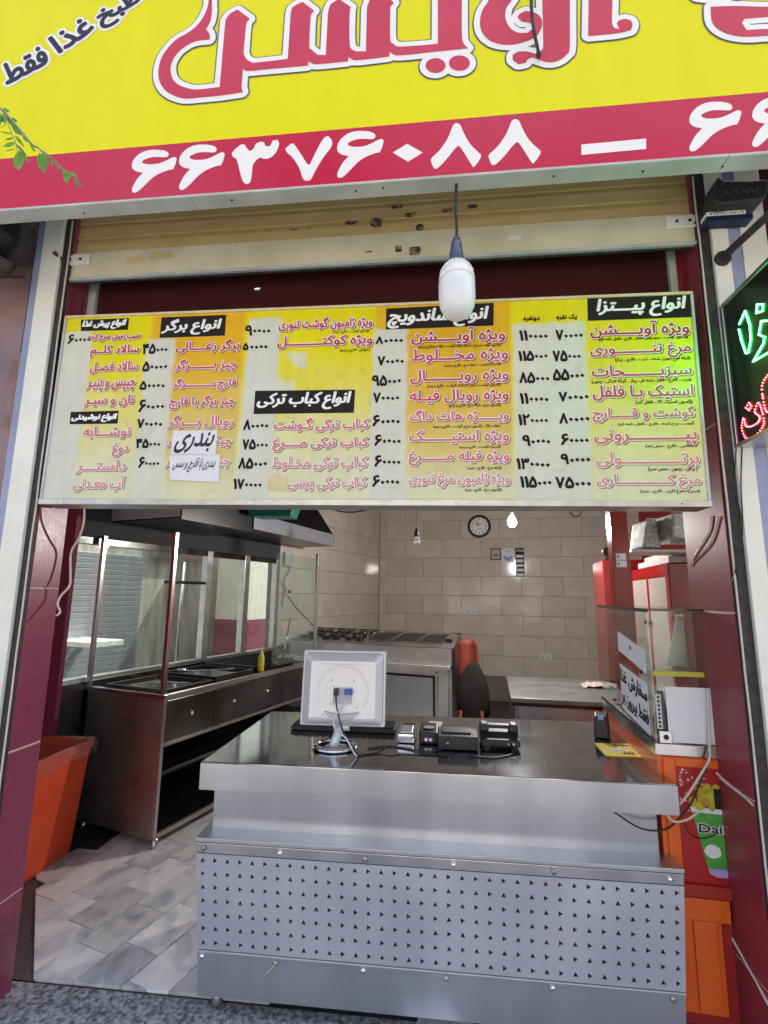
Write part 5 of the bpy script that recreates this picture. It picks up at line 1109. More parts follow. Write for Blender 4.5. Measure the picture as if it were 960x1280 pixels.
# ================================================================ BACK OF THE SHOP
SF=frame(.165,2.75,17)
t=thing('bain_marie','worn steel bain-marie counter with food pans at the back of the shop','bain-marie',SF((-.8,.3,0)))
Q3=lambda *a: MB(SF).box(*a)
Q3(-1.80,.03,.06,-.021,.10,.86).build('cabinet',K['wsteel'],t)
Q3(-1.82,-.04,.862,-.035,.10,.895).build('ledge',K['wsteel'],t,bevel=.003)
Q3(-1.80,-.0,.896,-.0,.02,1.055).build('front_band',K['wsteel'],t,bevel=.004)
mb=MB(SF); mb.hexa([(-.02,.0,.07),(.012,.0,.07),(-.10,.62,.07),(-.20,.62,.07),(-.02,.0,1.056),(.015,.0,1.06),(-.09,.64,1.155),(-.20,.64,1.155)]); mb.build('side_panel',K['griddark'],t)
def ST(p): return SF((p[0],p[1],1.058+p[2]+(p[1])*.14))
MB(ST).hexa([(-1.80,-.01,-.004),(.0,-.01,-.004),(-.10,.64,-.004),(-1.8,.64,-.004),(-1.80,-.01,.006),(.0,-.01,.006),(-.10,.64,.006),(-1.8,.64,.006)]).build('top_sheet',K['griddle'],t)
for i in range(6):
    a=-1.76+i*.275
    if i>=3:
        MB(ST).box(a,.10,.008,a+.235,.50,.010).build('pan_floor',K['tray'],t)
        mb=MB(ST); e=.014; mb.box(a-e,.10-e,.0075,a+.235+e,.10,.020); mb.box(a-e,.50,.0075,a+.235+e,.50+e,.020); mb.box(a-e,.10,.0075,a,.50,.020); mb.box(a+.235,.10,.0075,a+.235+e,.50,.020); mb.build('pan_rim',K['steel'],t,bevel=.002)
    else:
        for k in range(3):
            for j in range(2): MB(ST).lathe([(.05,.010),(.045,.022),(.03,.024)],(a+.06+.12*j,.12+.17*k,0),12).build('burner',K['tray'],t)
        for j in range(3): MB(ST).tube([(a,.08+.2*j,.035),(a+.25,.08+.2*j,.035)],.006,5).build('grate_bar',K['chrome' if j==1 else 'tray'],t)
Q3(-.72,-.002,.10,-.06,.028,.858).build('door_frame',K['wsteel'],t,bevel=.002)
dr=Q3(-.70,-.012,.14,-.18,-.003,.80).build('door',K['griddark'],t,bevel=.003)
Q3(-.69,-.016,.16,-.20,-.0125,.78).build('door_panel',K['steelscr'],dr)
Q3(-.16,-.010,.10,-.15,-.003,.80).build('door_gasket',K['chrome'],t)
Q3(-.17,-.014,.82,-.09,-.003,.845).build('hinge',K['chrome'],t,bevel=.002)
for k in range(3): MB(SF).tube([(-1.55+.4*k,-.05,.90),(-1.5+.4*k,-.10,.88)],.012,8).build('valve',K['chrome'],t)
tag(MB(ST).add([(-.16,.20,.012),(-.06,.18,.012),(-.10,.52,.02),(-.17,.55,.02),(-.15,.24,.03),(-.08,.23,.034),(-.11,.46,.036),(-.16,.49,.034)],[(0,1,5,4),(1,2,6,5),(2,3,7,6),(3,0,4,7),(4,5,6,7)]).build('foil_sheet',K['chrome']),'crumpled foil sheet lying at the right end of the bain-marie top','foil')

# orange chair with a black jacket
t=thing('plastic_chair','orange plastic chair against the back wall, a black jacket over it','chair',(.35,3.45,0))
mb=MB(); n=10; vs=[];fs=[]
for j in range(8):
    z=.62+j*.068; ww=.092 if j<6 else .105-.02*(j-5)
    for i in range(n+1): u=-1+2*i/n; vs.append((.345+ww*u,3.42-.05*u*u+.02*j*.3,z+(0 if j<7 else -.03*u*u)))
for j in range(7):
    for i in range(n): a=j*(n+1)+i; fs.append((a,a+1,a+n+2,a+n+1))
o=mb.add(vs,fs).build('backrest',K['chairo'],t,smooth=True); sm_=o.modifiers.new('thickness','SOLIDIFY'); sm_.thickness=.012
MB().box(.25,3.2,.44,.44,3.43,.47).build('seat',K['chairo'],t,bevel=.015)
for x in (.24,.44):
    for y in (3.08,3.40): MB().tube([(x,y,.44),(x+(.03 if x>.3 else -.03),y,0)],.016,8).build('leg',K['chairo'],t,smooth=True)
mb=MB(); pr=[(.12,.25),(.165,.35),(.17,.5),(.155,.62),(.12,.72),(.075,.80),(.04,.845)]
vs=[];fs=[]; n=16
for k,(r,z) in enumerate(pr):
    for i in range(n): a=2*math.pi*i/n; q=r*(1+.10*math.sin(a*3+k)+.05*math.sin(a*7+2*k)); vs.append((.345+.02*k*.4+q*math.cos(a),3.28+.55*q*math.sin(a),z+.02))
for k in range(len(pr)-1):
    for i in range(n): fs.append((k*n+i,k*n+(i+1)%n,(k+1)*n+(i+1)%n,(k+1)*n+i))
fs.append(tuple(range(n))[::-1]); fs.append(tuple((len(pr)-1)*n+i for i in range(n)))
tag(mb.add(vs,fs).build('black_jacket',K['jacket'],smooth=True),'black jacket hanging bulkily over the orange chair','jacket')

# steel work table at the right
TF=frame(.553,1.90,6)
t=thing('work_table','dark steel work table in front of the back wall right of the chair','table',TF((.5,.5,0)))
MB(TF).box(0,0,.765,1.10,1.02,.80).build('table_top',K['tabletop'],t,bevel=.004)
MB(TF).box(.03,.025,.06,.06,.055,.764).build('leg',K['steel'],t,bevel=.002); MB(TF).box(1.02,.02,.06,1.05,.05,.764).build('leg',K['steel'],t)
MB(TF).box(.0,-.004,.745,1.10,.02,.764).build('front_rail',K['griddark'],t)
MB(TF).box(.061,.03,.35,1.019,.034,.744).build('front_panel',K['steelscr'],t)
MB(TF).box(.02,.95,.0,.06,.99,.764).build('leg',K['steel'],t)
mb=MB(TF); vs=[];fs=[]
for j in range(7):
    for i in range(11): vs.append((.62+.034*i+.01*math.sin(j*2),.55+.035*j+.012*math.sin(i),.803+.03*abs(math.sin(i*1.3+j*.9))*math.sin(math.pi*i/10)**.5 if 0<i<10 else .802))
for j in range(6):
    for i in range(10): a=j*11+i; fs.append((a,a+1,a+12,a+11))
tag(mb.add(vs,fs).build('crumpled_cloth',K['cloth'],smooth=True),'crumpled pale floral cloth on the steel work table','cloth')

# clock
cq=BF((1.650,-.001,2.64))
t=thing('wall_clock','round black wall clock with a white dial on the tiled back wall','clock',(cq[0],cq[1],cq[2]-.18))
CF=lambda p:BF((1.650+p[0],-.002+p[1],2.64+p[2]))
MB(CF).lathe([(.17,0),(.185,.012),(.18,.030),(.160,.040),(.145,.034),(.142,.018)],(0,0,0),40,axis='y').build('case',K['redrec'] if 0 else K['blackp'],t,smooth=True)
MB(CF).lathe([(.143,.0),(.143,.020)],(0,0,0),40,axis='y').build('dial',K['white'],t)
for h in range(12):
    a=math.radians(90-30*(h+1)); g=glyphs(str(h+1)); s=.032; mb=MB(CF); wv=(g[3]-g[2])/(g[5]-g[4])*s*.9
    layer(mb,0,fitted(str(h+1),.112*math.cos(a),.112*math.sin(a),wv,s*.9),lambda u,v,d:(u,-.021-d,v),0,r=.0012,n=4); mb.build('numeral',K['ink'],t)
for nm,a,l,w_ in (('hour_hand',305,.065,.005),('minute_hand',328,.095,.004)):
    a=math.radians(90-a); MB(CF).tube([(0,-.025,0),(l*math.cos(a),-.025,l*math.sin(a))],w_,4).build(nm,K['ink'],t)
MB(CF).tube([(-.055,-.0225,-.045),(.055,-.0225,-.045)],.003,4).build('dial_mark',K['ink'],t); MB(CF).tube([(-.06,-.0225,.03),(.0,-.0225,.045),(.07,-.0225,.03)],.003,4).build('dial_mark',K['ink'],t)
# stickers
def plaque(name,label,x0,z0,x1,z1,fn):
    T=lambda p:BF((p[0],-.003+p[1],p[2])); t=thing(name,label,'sticker',BF(((x0+x1)/2,0,z0)),group='stickers below the clock'); fn(T,t,x0,z0,x1,z1)
def s1(T,t,x0,z0,x1,z1):
    MB(T).box(x0,-.002,z0,x1,0,z1).build('frame',K['ink'],t); MB(T).box(x0+.014,-.003,z0+.014,x1-.014,-.0021,z1-.014).build('sheet',K['cloth'],t)
    MB(T).lathe([(.035,.0035),(.035,.0045)],((x0+x1)/2,0,(z0+z1)/2-.02),14,sx=1.1,sy=.7,axis='y').build('emblem',K['twig'],t)
plaque('wall_sticker','small black framed sticker below the clock, leftmost of three',1.817,2.10,1.975,2.285,s1)
def s2(T,t,x0,z0,x1,z1):
    MB(T).box(x0,-.002,z0,x1,0,z1).build('sheet',K['lilac'] if 0 else K['paper'],t)
    MB(T).flat([(x0+.02,z0+.10),(x0+.03,z0+.06),(x0+.06,z0+.025),(x1-.06,z0+.025),(x1-.03,z0+.06),(x1-.02,z0+.10),(x0+.10,z0+.075)],lambda u,v,d:(u,d,v),-.0035).build('blue_swoosh',K['vga'],t)
    MB(T).box(x0+.05,-.004,z1-.05,x1-.05,-.0025,z1-.03).build('print_line',K['greyp'],t)
plaque('wall_sticker','white and blue sticker below the clock, middle of three',1.989,2.065,2.165,2.28,s2)
def s3(T,t,x0,z0,x1,z1):
    MB(T).box(x0,-.002,z0,x1,0,z1).build('sheet',K['ink'],t)
    h=(z1-z0-.09)/5
    for k in range(5): MB(T).box(x0+.012,-.0035,z0+.01+k*h,x1-.012,-.0022,z0+.01+k*h+h*.62).build('label_row',K['paper'],t)
    for k in range(4): MB(T).tube([(x0+.02+.03*k,-.0035,z1-.06),(x0+.035+.03*k,-.0035,z1-.02)],.006,4).build('print_mark',K['paper'],t)
plaque('wall_sticker','narrow black and white strip sticker below the clock, rightmost of three',2.195,1.84,2.325,2.285,s3)
def outlet(x,z,n,label):
    t=thing('power_outlet',label,'power outlet',BF((x,0,z-.04)))
    for k in range(n):
        o=MB(BF).box(x+k*.088,-.012,z-.038,x+k*.088+.084,-.001,z+.042).build('face_plate',K['paper'],t,bevel=.003)
        MB(BF).lathe([(.024,.0125),(.024,.014)],(x+k*.088+.042,0,z+.002),14,axis='y').build('socket_hole',K['greyp'],o)
        for s in (-.009,.009): MB(BF).lathe([(.0035,.0142),(.0035,.015)],(x+k*.088+.042+s,0,z+.002),6,axis='y').build('pin_hole',K['ink'],o)
outlet(1.312,1.29,3,'white triple power outlet at the middle of the tiled back wall'); outlet(2.50,.665,2,'white double power outlet low on the tiled back wall')
MB(_lwf)
t=thing('junction_box','grey electrical box with a loose wire on the left tiled wall','electrical box',_lwf((2.35,0,1.9)))
MB(_lwf).box(2.27,-.05,1.86,2.43,-.001,2.02).build('box',K['greyp'],t,bevel=.004)
MB(_lwf).box(2.36,-.02,1.52,2.48,-.001,1.62).build('switch_plate',K['greyp'],t,bevel=.003); MB(_lwf).box(2.39,-.023,1.55,2.45,-.0205,1.59).build('switch',K['ink'],t)
MB(_lwf).tube(catmull([(2.40,-.03,1.86),(2.38,-.02,1.78),(2.31,-.02,1.72),(2.32,-.01,1.62),(2.30,-.01,1.4)],5),.005,5).build('loose_wire',K['cableb'],t)
MB(_lwf).tube(catmull([(2.1,-.01,1.85),(2.5,-.01,1.45),(3.1,-.01,1.1)],6),.006,5).build('conduit',K['griddle'],t)
# hanging cable loops
tag(MB(BF).tube(catmull([(3.02,-.01,3.0),(3.02,-.01,2.84),(3.09,-.01,2.75),(3.18,-.01,2.80),(3.19,-.01,3.0)],6),.008,6).build('cable_loop',K['cableb'],smooth=True),'black cable loop hanging on the upper right of the back wall','cable')
tag(MB().tube(catmull([(-1.4051,3.6000,2.6179),(-1.0649,3.6000,2.5002),(-0.7334,3.6000,2.5362),(-0.6119,3.6000,2.6114),(-0.5937,3.6000,2.6685)],6),.009,6).build('hanging_wire',K['cableb'],smooth=True),'dark drooping wire near the corner of the tiled walls','wire')
# inside bulbs
t=thing('ceiling_bulb','lit white bulb hanging in front of the tiled back wall','light bulb',(.713,2.6,2.18))
MB().tube([(.713,2.6,3.3),(.713,2.6,2.33)],.006,6).build('cord',K['blackp'],t)
MB().lathe([(.012,2.335),(.017,2.325),(.017,2.285)],(.713,2.6,0),14).build('socket',K['blackp'],t,smooth=True)
MB().lathe([(.016,2.284),(.030,2.262),(.041,2.235),(.040,2.212),(.028,2.190),(.010,2.181)],(.713,2.6,0),20).build('globe',K['lit'],t,smooth=True)
pl=bpy.data.lights.new('bulb_light','POINT'); pl.energy=BULB_W; pl.color=(1,.96,.90); pl.shadow_soft_size=.05
po=bpy.data.objects.new('bulb_light',pl); COL.objects.link(po); po.location=(.713,2.54,2.16)
t=thing('ceiling_bulb','unlit clear filament bulb hanging near the corner of the tiled walls','light bulb',(-.172,2.6,1.99))
MB().tube([(-.172,2.6,3.3),(-.172,2.6,2.16)],.004,6).build('cord',K['blackp'],t)
MB().lathe([(.010,2.17),(.020,2.155),(.024,2.12),(.024,2.095)],(-.172,2.6,0),14).build('socket',K['blackp'],t,smooth=True)
MB().lathe([(.022,2.094),(.030,2.07),(.040,2.04),(.036,2.015),(.02,2.0),(.006,1.997)],(-.172,2.6,0),18).build('globe',K['glassd'],t,smooth=True)
for k in range(5): MB().tube([(-.172+.008*(k-2),2.6,2.09),(-.172+.012*(k-2),2.6,2.03)],.0015,4).build('filament',K['tape'],t)

# red side: post, coolers, panel, packages
t=thing('red_post','glossy red square steel post with two small white stickers','post',(1.17,1.23,0))
MB().box(1.112,1.2,0,1.215,1.29,3.2).build('post',K['redp'],t,bevel=.006)
for z in (1.755,1.80): 
    o=MB().box(1.130,1.1975,z-.02,1.190,1.1995,z+.02).build('sticker',K['paper'],t); MB().box(1.138,1.1965,z-.008,1.146,1.1974,z+.008).build('print_mark',K['ink'],o)
CX=frame(1.56,1.50,9)
t=thing('drinks_cooler','red drinks cooler with two tall glass doors behind the display case','cooler',CX((.3,.7,0)))
MB(CX).box(.012,.0,.0,.7,1.12,1.78).build('body',K['redp'],t,bevel=.006)
MB(CX).box(.0,.0,.02,.0115,.06,1.78).build('door_frame',K['redp'],t,bevel=.003); MB(CX).box(.0,.52,.02,.0115,.58,1.70).build('door_frame',K['redp'],t,bevel=.003); MB(CX).box(.0,1.06,.02,.0115,1.12,1.70).build('door_frame',K['redp'],t,bevel=.003)
MB(CX).box(.0,.0605,1.70,.0115,1.12,1.78).build('header',K['redp'],t,bevel=.003)
for a,b in ((.062,.519),(.581,1.059)): 
    d=MB(CX).box(.002,a,.1,.010,b,1.69).build('door_glass',K['doorglass'],t)
for b in (.50,.60): MB(CX).lathe([(.016,-.03),(.016,-.004)],(0,b,1.36),12,axis='x').build('door_handle',K['blackp'],t,smooth=True)
CX2=frame(1.50,2.6,9)
t=thing('red_cabinet','narrow red cabinet seen left of the red post','cabinet',CX2((.1,.2,0)))
MB(CX2).box(0,0,0,.5,.6,1.88).build('body',K['redp'],t,bevel=.006); MB(CX2).box(.045,-.008,.05,.055,-.001,1.85).build('edge_trim',K['redwall'],t)
t=thing('clip_fan','small black clip-on device on top of the narrow red cabinet','fan',(1.53,2.65,1.9))
MB().lathe([(.035,-.01),(.045,0),(.035,.012)],(1.535,2.58,1.95),14,axis='y').build('ring',K['blackp'],t); MB().tube([(1.53,2.6,1.885),(1.56,2.6,1.92)],.014,8).build('clip',K['blackp'],t)
tag(MB().box(1.77,1.2,0,2.9,1.235,3.2).build('red_partition',K['redwall']),'plain red partition panel beside the right pillar','panel')
tag(MB().box(1.4,1.18,.0,1.42,1.19,.01).build('floor_clip',K['alu']),'tiny metal clip on the floor behind the display case','clip') if 0 else None
for i,(x0,z0,x1,z1,y0,y1,mt,lab) in enumerate([(1.42,1.90,1.66,2.07,1.10,1.45,'plastic','clear plastic wrapped package high on the right, the largest and rightmost'),(1.33,1.86,1.43,2.05,1.25,1.5,'plastic','smaller clear plastic wrapped package leaning left of the large one')]):
    t=thing('wrapped_package',lab,'package',((x0+x1)/2,y0,z0),group='wrapped packages above the cooler')
    rr=random.Random(i)
    c=[(x0+rr.uniform(-.02,.02),y0,z0+.01),(x1,y0,z0),(x1,y1,z0),(x0,y1,z0),(x0+.03,y0+.01,z1-.01),(x1-.01,y0+.01,z1),(x1-.01,y1,z1),(x0+.03,y1,z1)]
    MB().hexa([(p[0]*.97+.03*(x0+x1)/2,p[1]+.012,p[2]*.97+.03*(z0+z1)/2) for p in c]).build('contents',K['pack'],t,bevel=.01)
    mb=MB(); mb.hexa(c); mb.build('wrap',K['plastic'],t,bevel=.012)
    MB().box(x0+.02,y0-.004,z1-.005,x1,y0+.004,z1+.0).build('fold_edge',K['paper'],t)
t=thing('storage_rack','dark shelf rack holding the wrapped packages high on the right','shelf',(1.55,1.3,1.84))
MB().box(1.30,1.05,2.15,1.80,1.19,2.40).build('upper_box',K['griddark'],t); MB().box(1.25,1.26,1.835,1.70,1.55,1.852).build('board',K['pack'],t); MB().box(1.70,1.10,1.885,1.765,1.195,1.895).build('bracket',K['blackp'],t)
t=thing('flat_carton','pale flat cartons lying on top of the drinks cooler','carton',(1.55,1.75,1.79))
MB(CX).box(.02,.02,1.785,.5,.9,1.83).build('carton',K['pack'],t,bevel=.004); MB(CX).box(.05,.06,1.832,.45,.8,1.87).build('carton',K['cloth'],t,bevel=.004)

# display case
VF=frame(.848,.103,5)
t=thing('display_case','orange display case with glass panes and a red popcorn poster front','display case',VF((.3,.4,0)))
V=lambda *a: MB(VF).box(*a)
V(.0,.0,.50,.80,.86,.948).build('carcass',K['orange'],t,bevel=.002)
V(-.004,-.004,.949,.82,.87,.992).build('steel_rim',K['steel'],t,bevel=.003)
V(.018,-.010,.52,.06,-.0005,.945).build('frame_stile',K['orange'],t,bevel=.002)
V(.061,-.010,.915,.60,-.0005,.945).build('frame_rail',K['orange'],t,bevel=.002)
V(.061,-.004,.50,.60,-.001,.914).build('poster',K['redrec'],t)
V(.02,-.02,.475,.60,-.0005,.515).build('bottom_rail',K['redwall'],t,bevel=.002)
V(.0,.0,.06,.80,.80,.474).build('lower_box',K['redwall'],t)
V(.02,-.012,.10,.17,-.0005,.472).build('lower_board',K['orange'],t,bevel=.002)
V(.02,-.022,.40,.20,-.0125,.472).build('lower_board',K['orange'],t,bevel=.002)
V(.075,-.022,.11,.150,-.0125,.399).build('lower_slat',K['orange'],t,bevel=.002)
V(.0,.0,.0,.80,.78,.059).build('plinth',K['black'],t)
rs=random.Random(12)
for k in range(34):
    x=rs.uniform(.07,.24); z=rs.uniform(.76,.905); r=rs.uniform(.003,.008); p=[]
    for q in range(10): a=math.pi*q/5+.3; rr=r if q%2==0 else r*.4; p.append((x+rr*math.cos(a),z+rr*math.sin(a)))
    MB(VF).flat(p,lambda u,v,d:(u,d,v),-.0055).build('star',K['star'],t)
# popcorn cup print
cup=[(.105,.765),(.26,.765),(.245,.555),(.225,.545),(.17,.545),(.148,.555)]
MB(VF).flat(cup,lambda u,v,d:(u,d,v),-.0062).build('cup_print',K['green'],t)
MB(VF).flat([(.146,.570),(.247,.570),(.244,.552),(.225,.543),(.17,.543),(.150,.553)],lambda u,v,d:(u,d,v),-.0075).build('cup_foot',K['lilac'],t)
MB(VF).flat([(.101,.775),(.264,.772),(.262,.755),(.104,.758)],lambda u,v,d:(u,d,v),-.0075).build('cup_rim',K['paper'],t)
mb=MB(VF)
for k in range(40):
    a=rs.uniform(0,math.pi); rr=rs.uniform(.01,.085); x=.185+rr*math.cos(a); z=.775+rr*.95*math.sin(a); q=rs.uniform(.010,.018)
    mb.flat([(x+q*math.cos(i*1.05+k)*(1+.2*math.sin(3*i+k)),z+q*math.sin(i*1.05+k)) for i in range(6)],lambda u,v,d:(u,d,v),-.0065-k*.00004)
mb.build('popcorn_print',K['pop'],t)
V(.185,-.011,.775,.25,-.0085,.845).build('chocolate_print',K['griddark'],t)
mb=MB(VF); layer(mb,0,fitted('Daily',.185,.700,.12,.038,shear=.0),lambda u,v,d:(u,-.0078-d,v),0,r=.004,n=6); layer(mb,1,fitted('Daily',.185,.700,.12,.038),lambda u,v,d:(u,-.0084-d,v),0,r=.0012,n=4); mb.build('lettering',[K['paper'],K['griddark']],t)
MB(VF).flat([(.165+.028*math.cos(i*.63)*(1+.12*math.sin(i*3)),.628+.024*math.sin(i*.63)) for i in range(10)],lambda u,v,d:(u,d,v),-.0078).build('cloud_print',K['paper'],t)
MB(VF).flat([(.223+.018*math.cos(i*.63),.60+.018*math.sin(i*.63)) for i in range(10)],lambda u,v,d:(u,d,v),-.0078).build('round_print',K['leaf'],t)
# glass
V(.004,.002,.993,.010,.86,1.495).build('side_pane',K['glass'],t)
V(.0105,.002,.993,.80,.008,1.495).build('front_pane',K['glass'],t)
V(.004,.002,1.496,.80,.86,1.503).build('top_pane',K['glassd'],t)
V(.0,-.002,1.490,.008,.86,1.505).build('edge_strip',K['griddark'],t); V(.0,-.002,1.4955,.80,.0015,1.506).build('edge_strip',K['griddark'],t)
V(.0,-.002,.993,.007,.0015,1.489).build('glass_edge',K['glassd'],t)
V(-.006,.0,.9925,.0035,.86,1.004).build('black_seal',K['blackp'],t)
V(.02,.05,1.245,.78,.60,1.253).build('shelf',K['glassd'],t); V(.02,.030,1.240,.30,.049,1.258).build('shelf_edge',K['flyer'],t)
V(.012,-.012,.996,.058,.001,1.040).build('corner_bracket',K['steel'],t,bevel=.002); MB(VF).lathe([(.010,.013),(.006,.017)],(.036,0,1.018),10,axis='y').build('bolt',K['blackp'],t)
V(.010,-.003,1.045,.030,.001,1.175).build('vent_strip',K['greyp'],t)
for k in range(8): MB(VF).lathe([(.005,.0032),(.005,.0042)],(.020,0,1.055+k*.0155),8,axis='y').build('vent_hole',K['ink'],t)
for b,z in ((.10,1.06),(.45,1.30),(.60,1.035),(.12,1.24)): MB(VF).lathe([(.008,-.008),(.008,.0)],(.004,b,z),10,axis='x').build('glass_button',K['blackp'],t)
# sheet, plaque and notice
pn=V(.048,-.006,1.000,.208,-.0025,1.205).build('paper_sheet',K['paper'],None); tag(pn,'plain white paper sheet taped inside the front of the display case','paper')
T1=VF
def VP(u,v,d): return VF((-.0015-d,v,u))
nq=thing('notice_sheet','white notice with bold black Persian lettering on the side pane of the display case','notice',VF((0,.2,1.0)))
def NP(u,v,d):  # u: 0 far .. 1 near ; v 0 bottom .. 1 top
    y=.44*(1-u)+.045*u; z0=1.03*(1-u)+1.005*u; z1=1.235*(1-u)+1.205*u
    return VF((-.002-d,y,z0+(z1-z0)*v))
MB().prism([(0,0),(1,0),(1,1),(0,1)],NP,.0,.0015).build('sheet',K['paper'],nq)
mb=MB(); layer(mb,0,fitted('سفارش غذا',.5,.73,.96,.36,res=3),NP,.002,r=.013,n=6,ry=.010); layer(mb,0,fitted('فقط بیرون بر',.5,.28,.96,.36,res=3),NP,.002,r=.012,n=6,ry=.010); mb.build('lettering',K['ink'],nq)
pq=thing('blank_plaque','blank white plaque above the lettered notice on the display case','plaque',VF((0,.2,1.25)))
def NP2(u,v,d):
    y=.44*(1-u)+.045*u; z0=1.295*(1-u)+1.245*u; z1=1.385*(1-u)+1.335*u
    return VF((-.002-d,y,z0+(z1-z0)*v))
MB().prism([(0,0),(1,0),(1,1),(0,1)],NP2,.0,.002).build('sheet',K['paper'],pq); MB().prism([(.48,.55),(.53,.55),(.53,.72),(.48,.72)],NP2,.0025,.003).build('print_mark',K['ink'],pq)
tag(MB(VF).prism([(.13,1.26),(.215,1.26),(.215,1.44),(.185,1.475)],lambda u,v,d:(u,d,v),.20,.208).build('metal_sheet',K['alu']),'grey triangular metal sheet standing on the shelf of the display case','metal sheet')
tag(MB(VF).lathe([(.03,1.0),(.035,1.05),(.02,1.10),(.012,1.17)],(.06,.10,0),14).build('small_jar',K['tray'],smooth=True),'small dark jar behind the white sheet inside the display case','jar')
# cords
A_=(0.6515,0.0200,0.7678)
pts=catmull([A_,(0.7417,0.0300,0.7145),(0.8293,0.0400,0.7097),(0.8928,0.0500,0.7495),(0.9428,0.0500,0.8120),(0.9908,0.0500,0.9107),(1.0164,0.0600,0.9505),(1.0307,0.0700,1.0190)],5)
tag(MB().tube(pts,.0035,6).build('loose_cable',K['cableb'],smooth=True),'black cord looping from the counter to the display case','cord')
pts=catmull([(0.8377,0.0300,0.7655),(0.8636,0.0300,0.7426),(0.9159,0.0400,0.7494),(0.9542,0.0400,0.7757)],5)
tag(MB().tube(pts,.004,6).build('loose_cable',K['cablew'],smooth=True),'short cream cord curling out under the counter top','cord')
pts=catmull([(0.8893,0.0400,0.7967),(0.9295,0.0400,0.8424),(0.9852,0.0500,0.9105),(1.0174,0.0550,0.9577),(1.0245,0.0600,1.0073),(1.0374,0.0600,1.2096)],5)
tag(MB().tube(pts,.0045,6).build('loose_cable',K['cablew'],smooth=True),'long cream cord running up beside the right pillar','cord')
pts=catmull([(0.8992,0.0400,0.7485),(0.9173,0.0400,0.7012),(0.9648,0.0500,0.6835),(1.0130,0.0500,0.6996)],5)
tag(MB().tube(pts,.0025,6).build('loose_cable',K['cableb'],smooth=True),'thin black cord sagging across the popcorn poster','cord')

pts=catmull([(XR-.002,-.05,1.86),(XR-.002,-.02,1.80),(XR-.002,.10,1.72),(XR-.002,.14,1.68),(XR-.002,.10,1.70),(XR-.002,-.03,1.76),(XR-.002,-.10,1.85)],5)
tag(MB().tube(pts,.0013,5).build('thin_wire',K['darkpane'],smooth=True),'thin dark wire sticking along the right granite pillar','wire')

# ================================================================ BRANCH AT THE TOP LEFT
t=thing('tree_branch','thin green leafy tree branch reaching in at the upper left','branch',(-1.1774,-1.0000,2.8508))
def BP(x,y,Yp=-1.0): return None
main=[(-1.2811,-1.0500,2.9182),(-1.2087,-1.0200,2.8695),(-1.1718,-1.0000,2.8451),(-1.1547,-0.9900,2.8288),(-1.1283,-0.9800,2.7986),(-1.0958,-0.9700,2.7600),(-1.0741,-0.9600,2.7479),(-1.0465,-0.9500,2.7299),(-1.0174,-0.9400,2.7015),(-0.9781,-0.9400,2.6727),(-0.9530,-0.9400,2.6404)]
MB().tube(catmull(main,4),[.0042-.0036*i/40 for i in range(41)],6).build('twig',K['twig'],t,smooth=True)
tw2=[(-1.1689,-1.0000,2.8422),(-1.1497,-0.9900,2.7950),(-1.1330,-0.9900,2.7629),(-1.1293,-0.9800,2.7402),(-1.1243,-0.9800,2.7220)]
MB().tube(catmull(tw2,4),[.0014]*17,5).build('twig',K['twig'],t)
MB().tube(catmull([(-1.0904,-0.9600,2.7622),(-1.0571,-0.9600,2.7285),(-1.0286,-0.9500,2.7028),(-1.0113,-0.9400,2.6907)],4),[.002]*13,5).build('twig',K['twig'],t)
def leaf(a,b,wd,tw=0):
    a,b=Vector(a),Vector(b); d=b-a; n=Vector((0,-1,.25)).normalized(); s=d.cross(n).normalized(); n=(n+s*tw).normalized(); s=d.cross(n).normalized()
    pr=[(0,.0),(.15,.55),(.4,1),(.65,.85),(.85,.45),(1,0)]; vs=[];fs=[]
    for k,w_ in pr:
        c=a+d*k+n*(-.15*wd*math.sin(k*3.14)); vs+= [tuple(c-s*wd*w_+n*.12*wd*w_),tuple(c),tuple(c+s*wd*w_+n*.12*wd*w_)]
    for i in range(5): fs+=[(i*3,i*3+1,i*3+4,i*3+3),(i*3+1,i*3+2,i*3+5,i*3+4)]
    MB().add(vs,fs).build('leaf',K['leaf'],t)
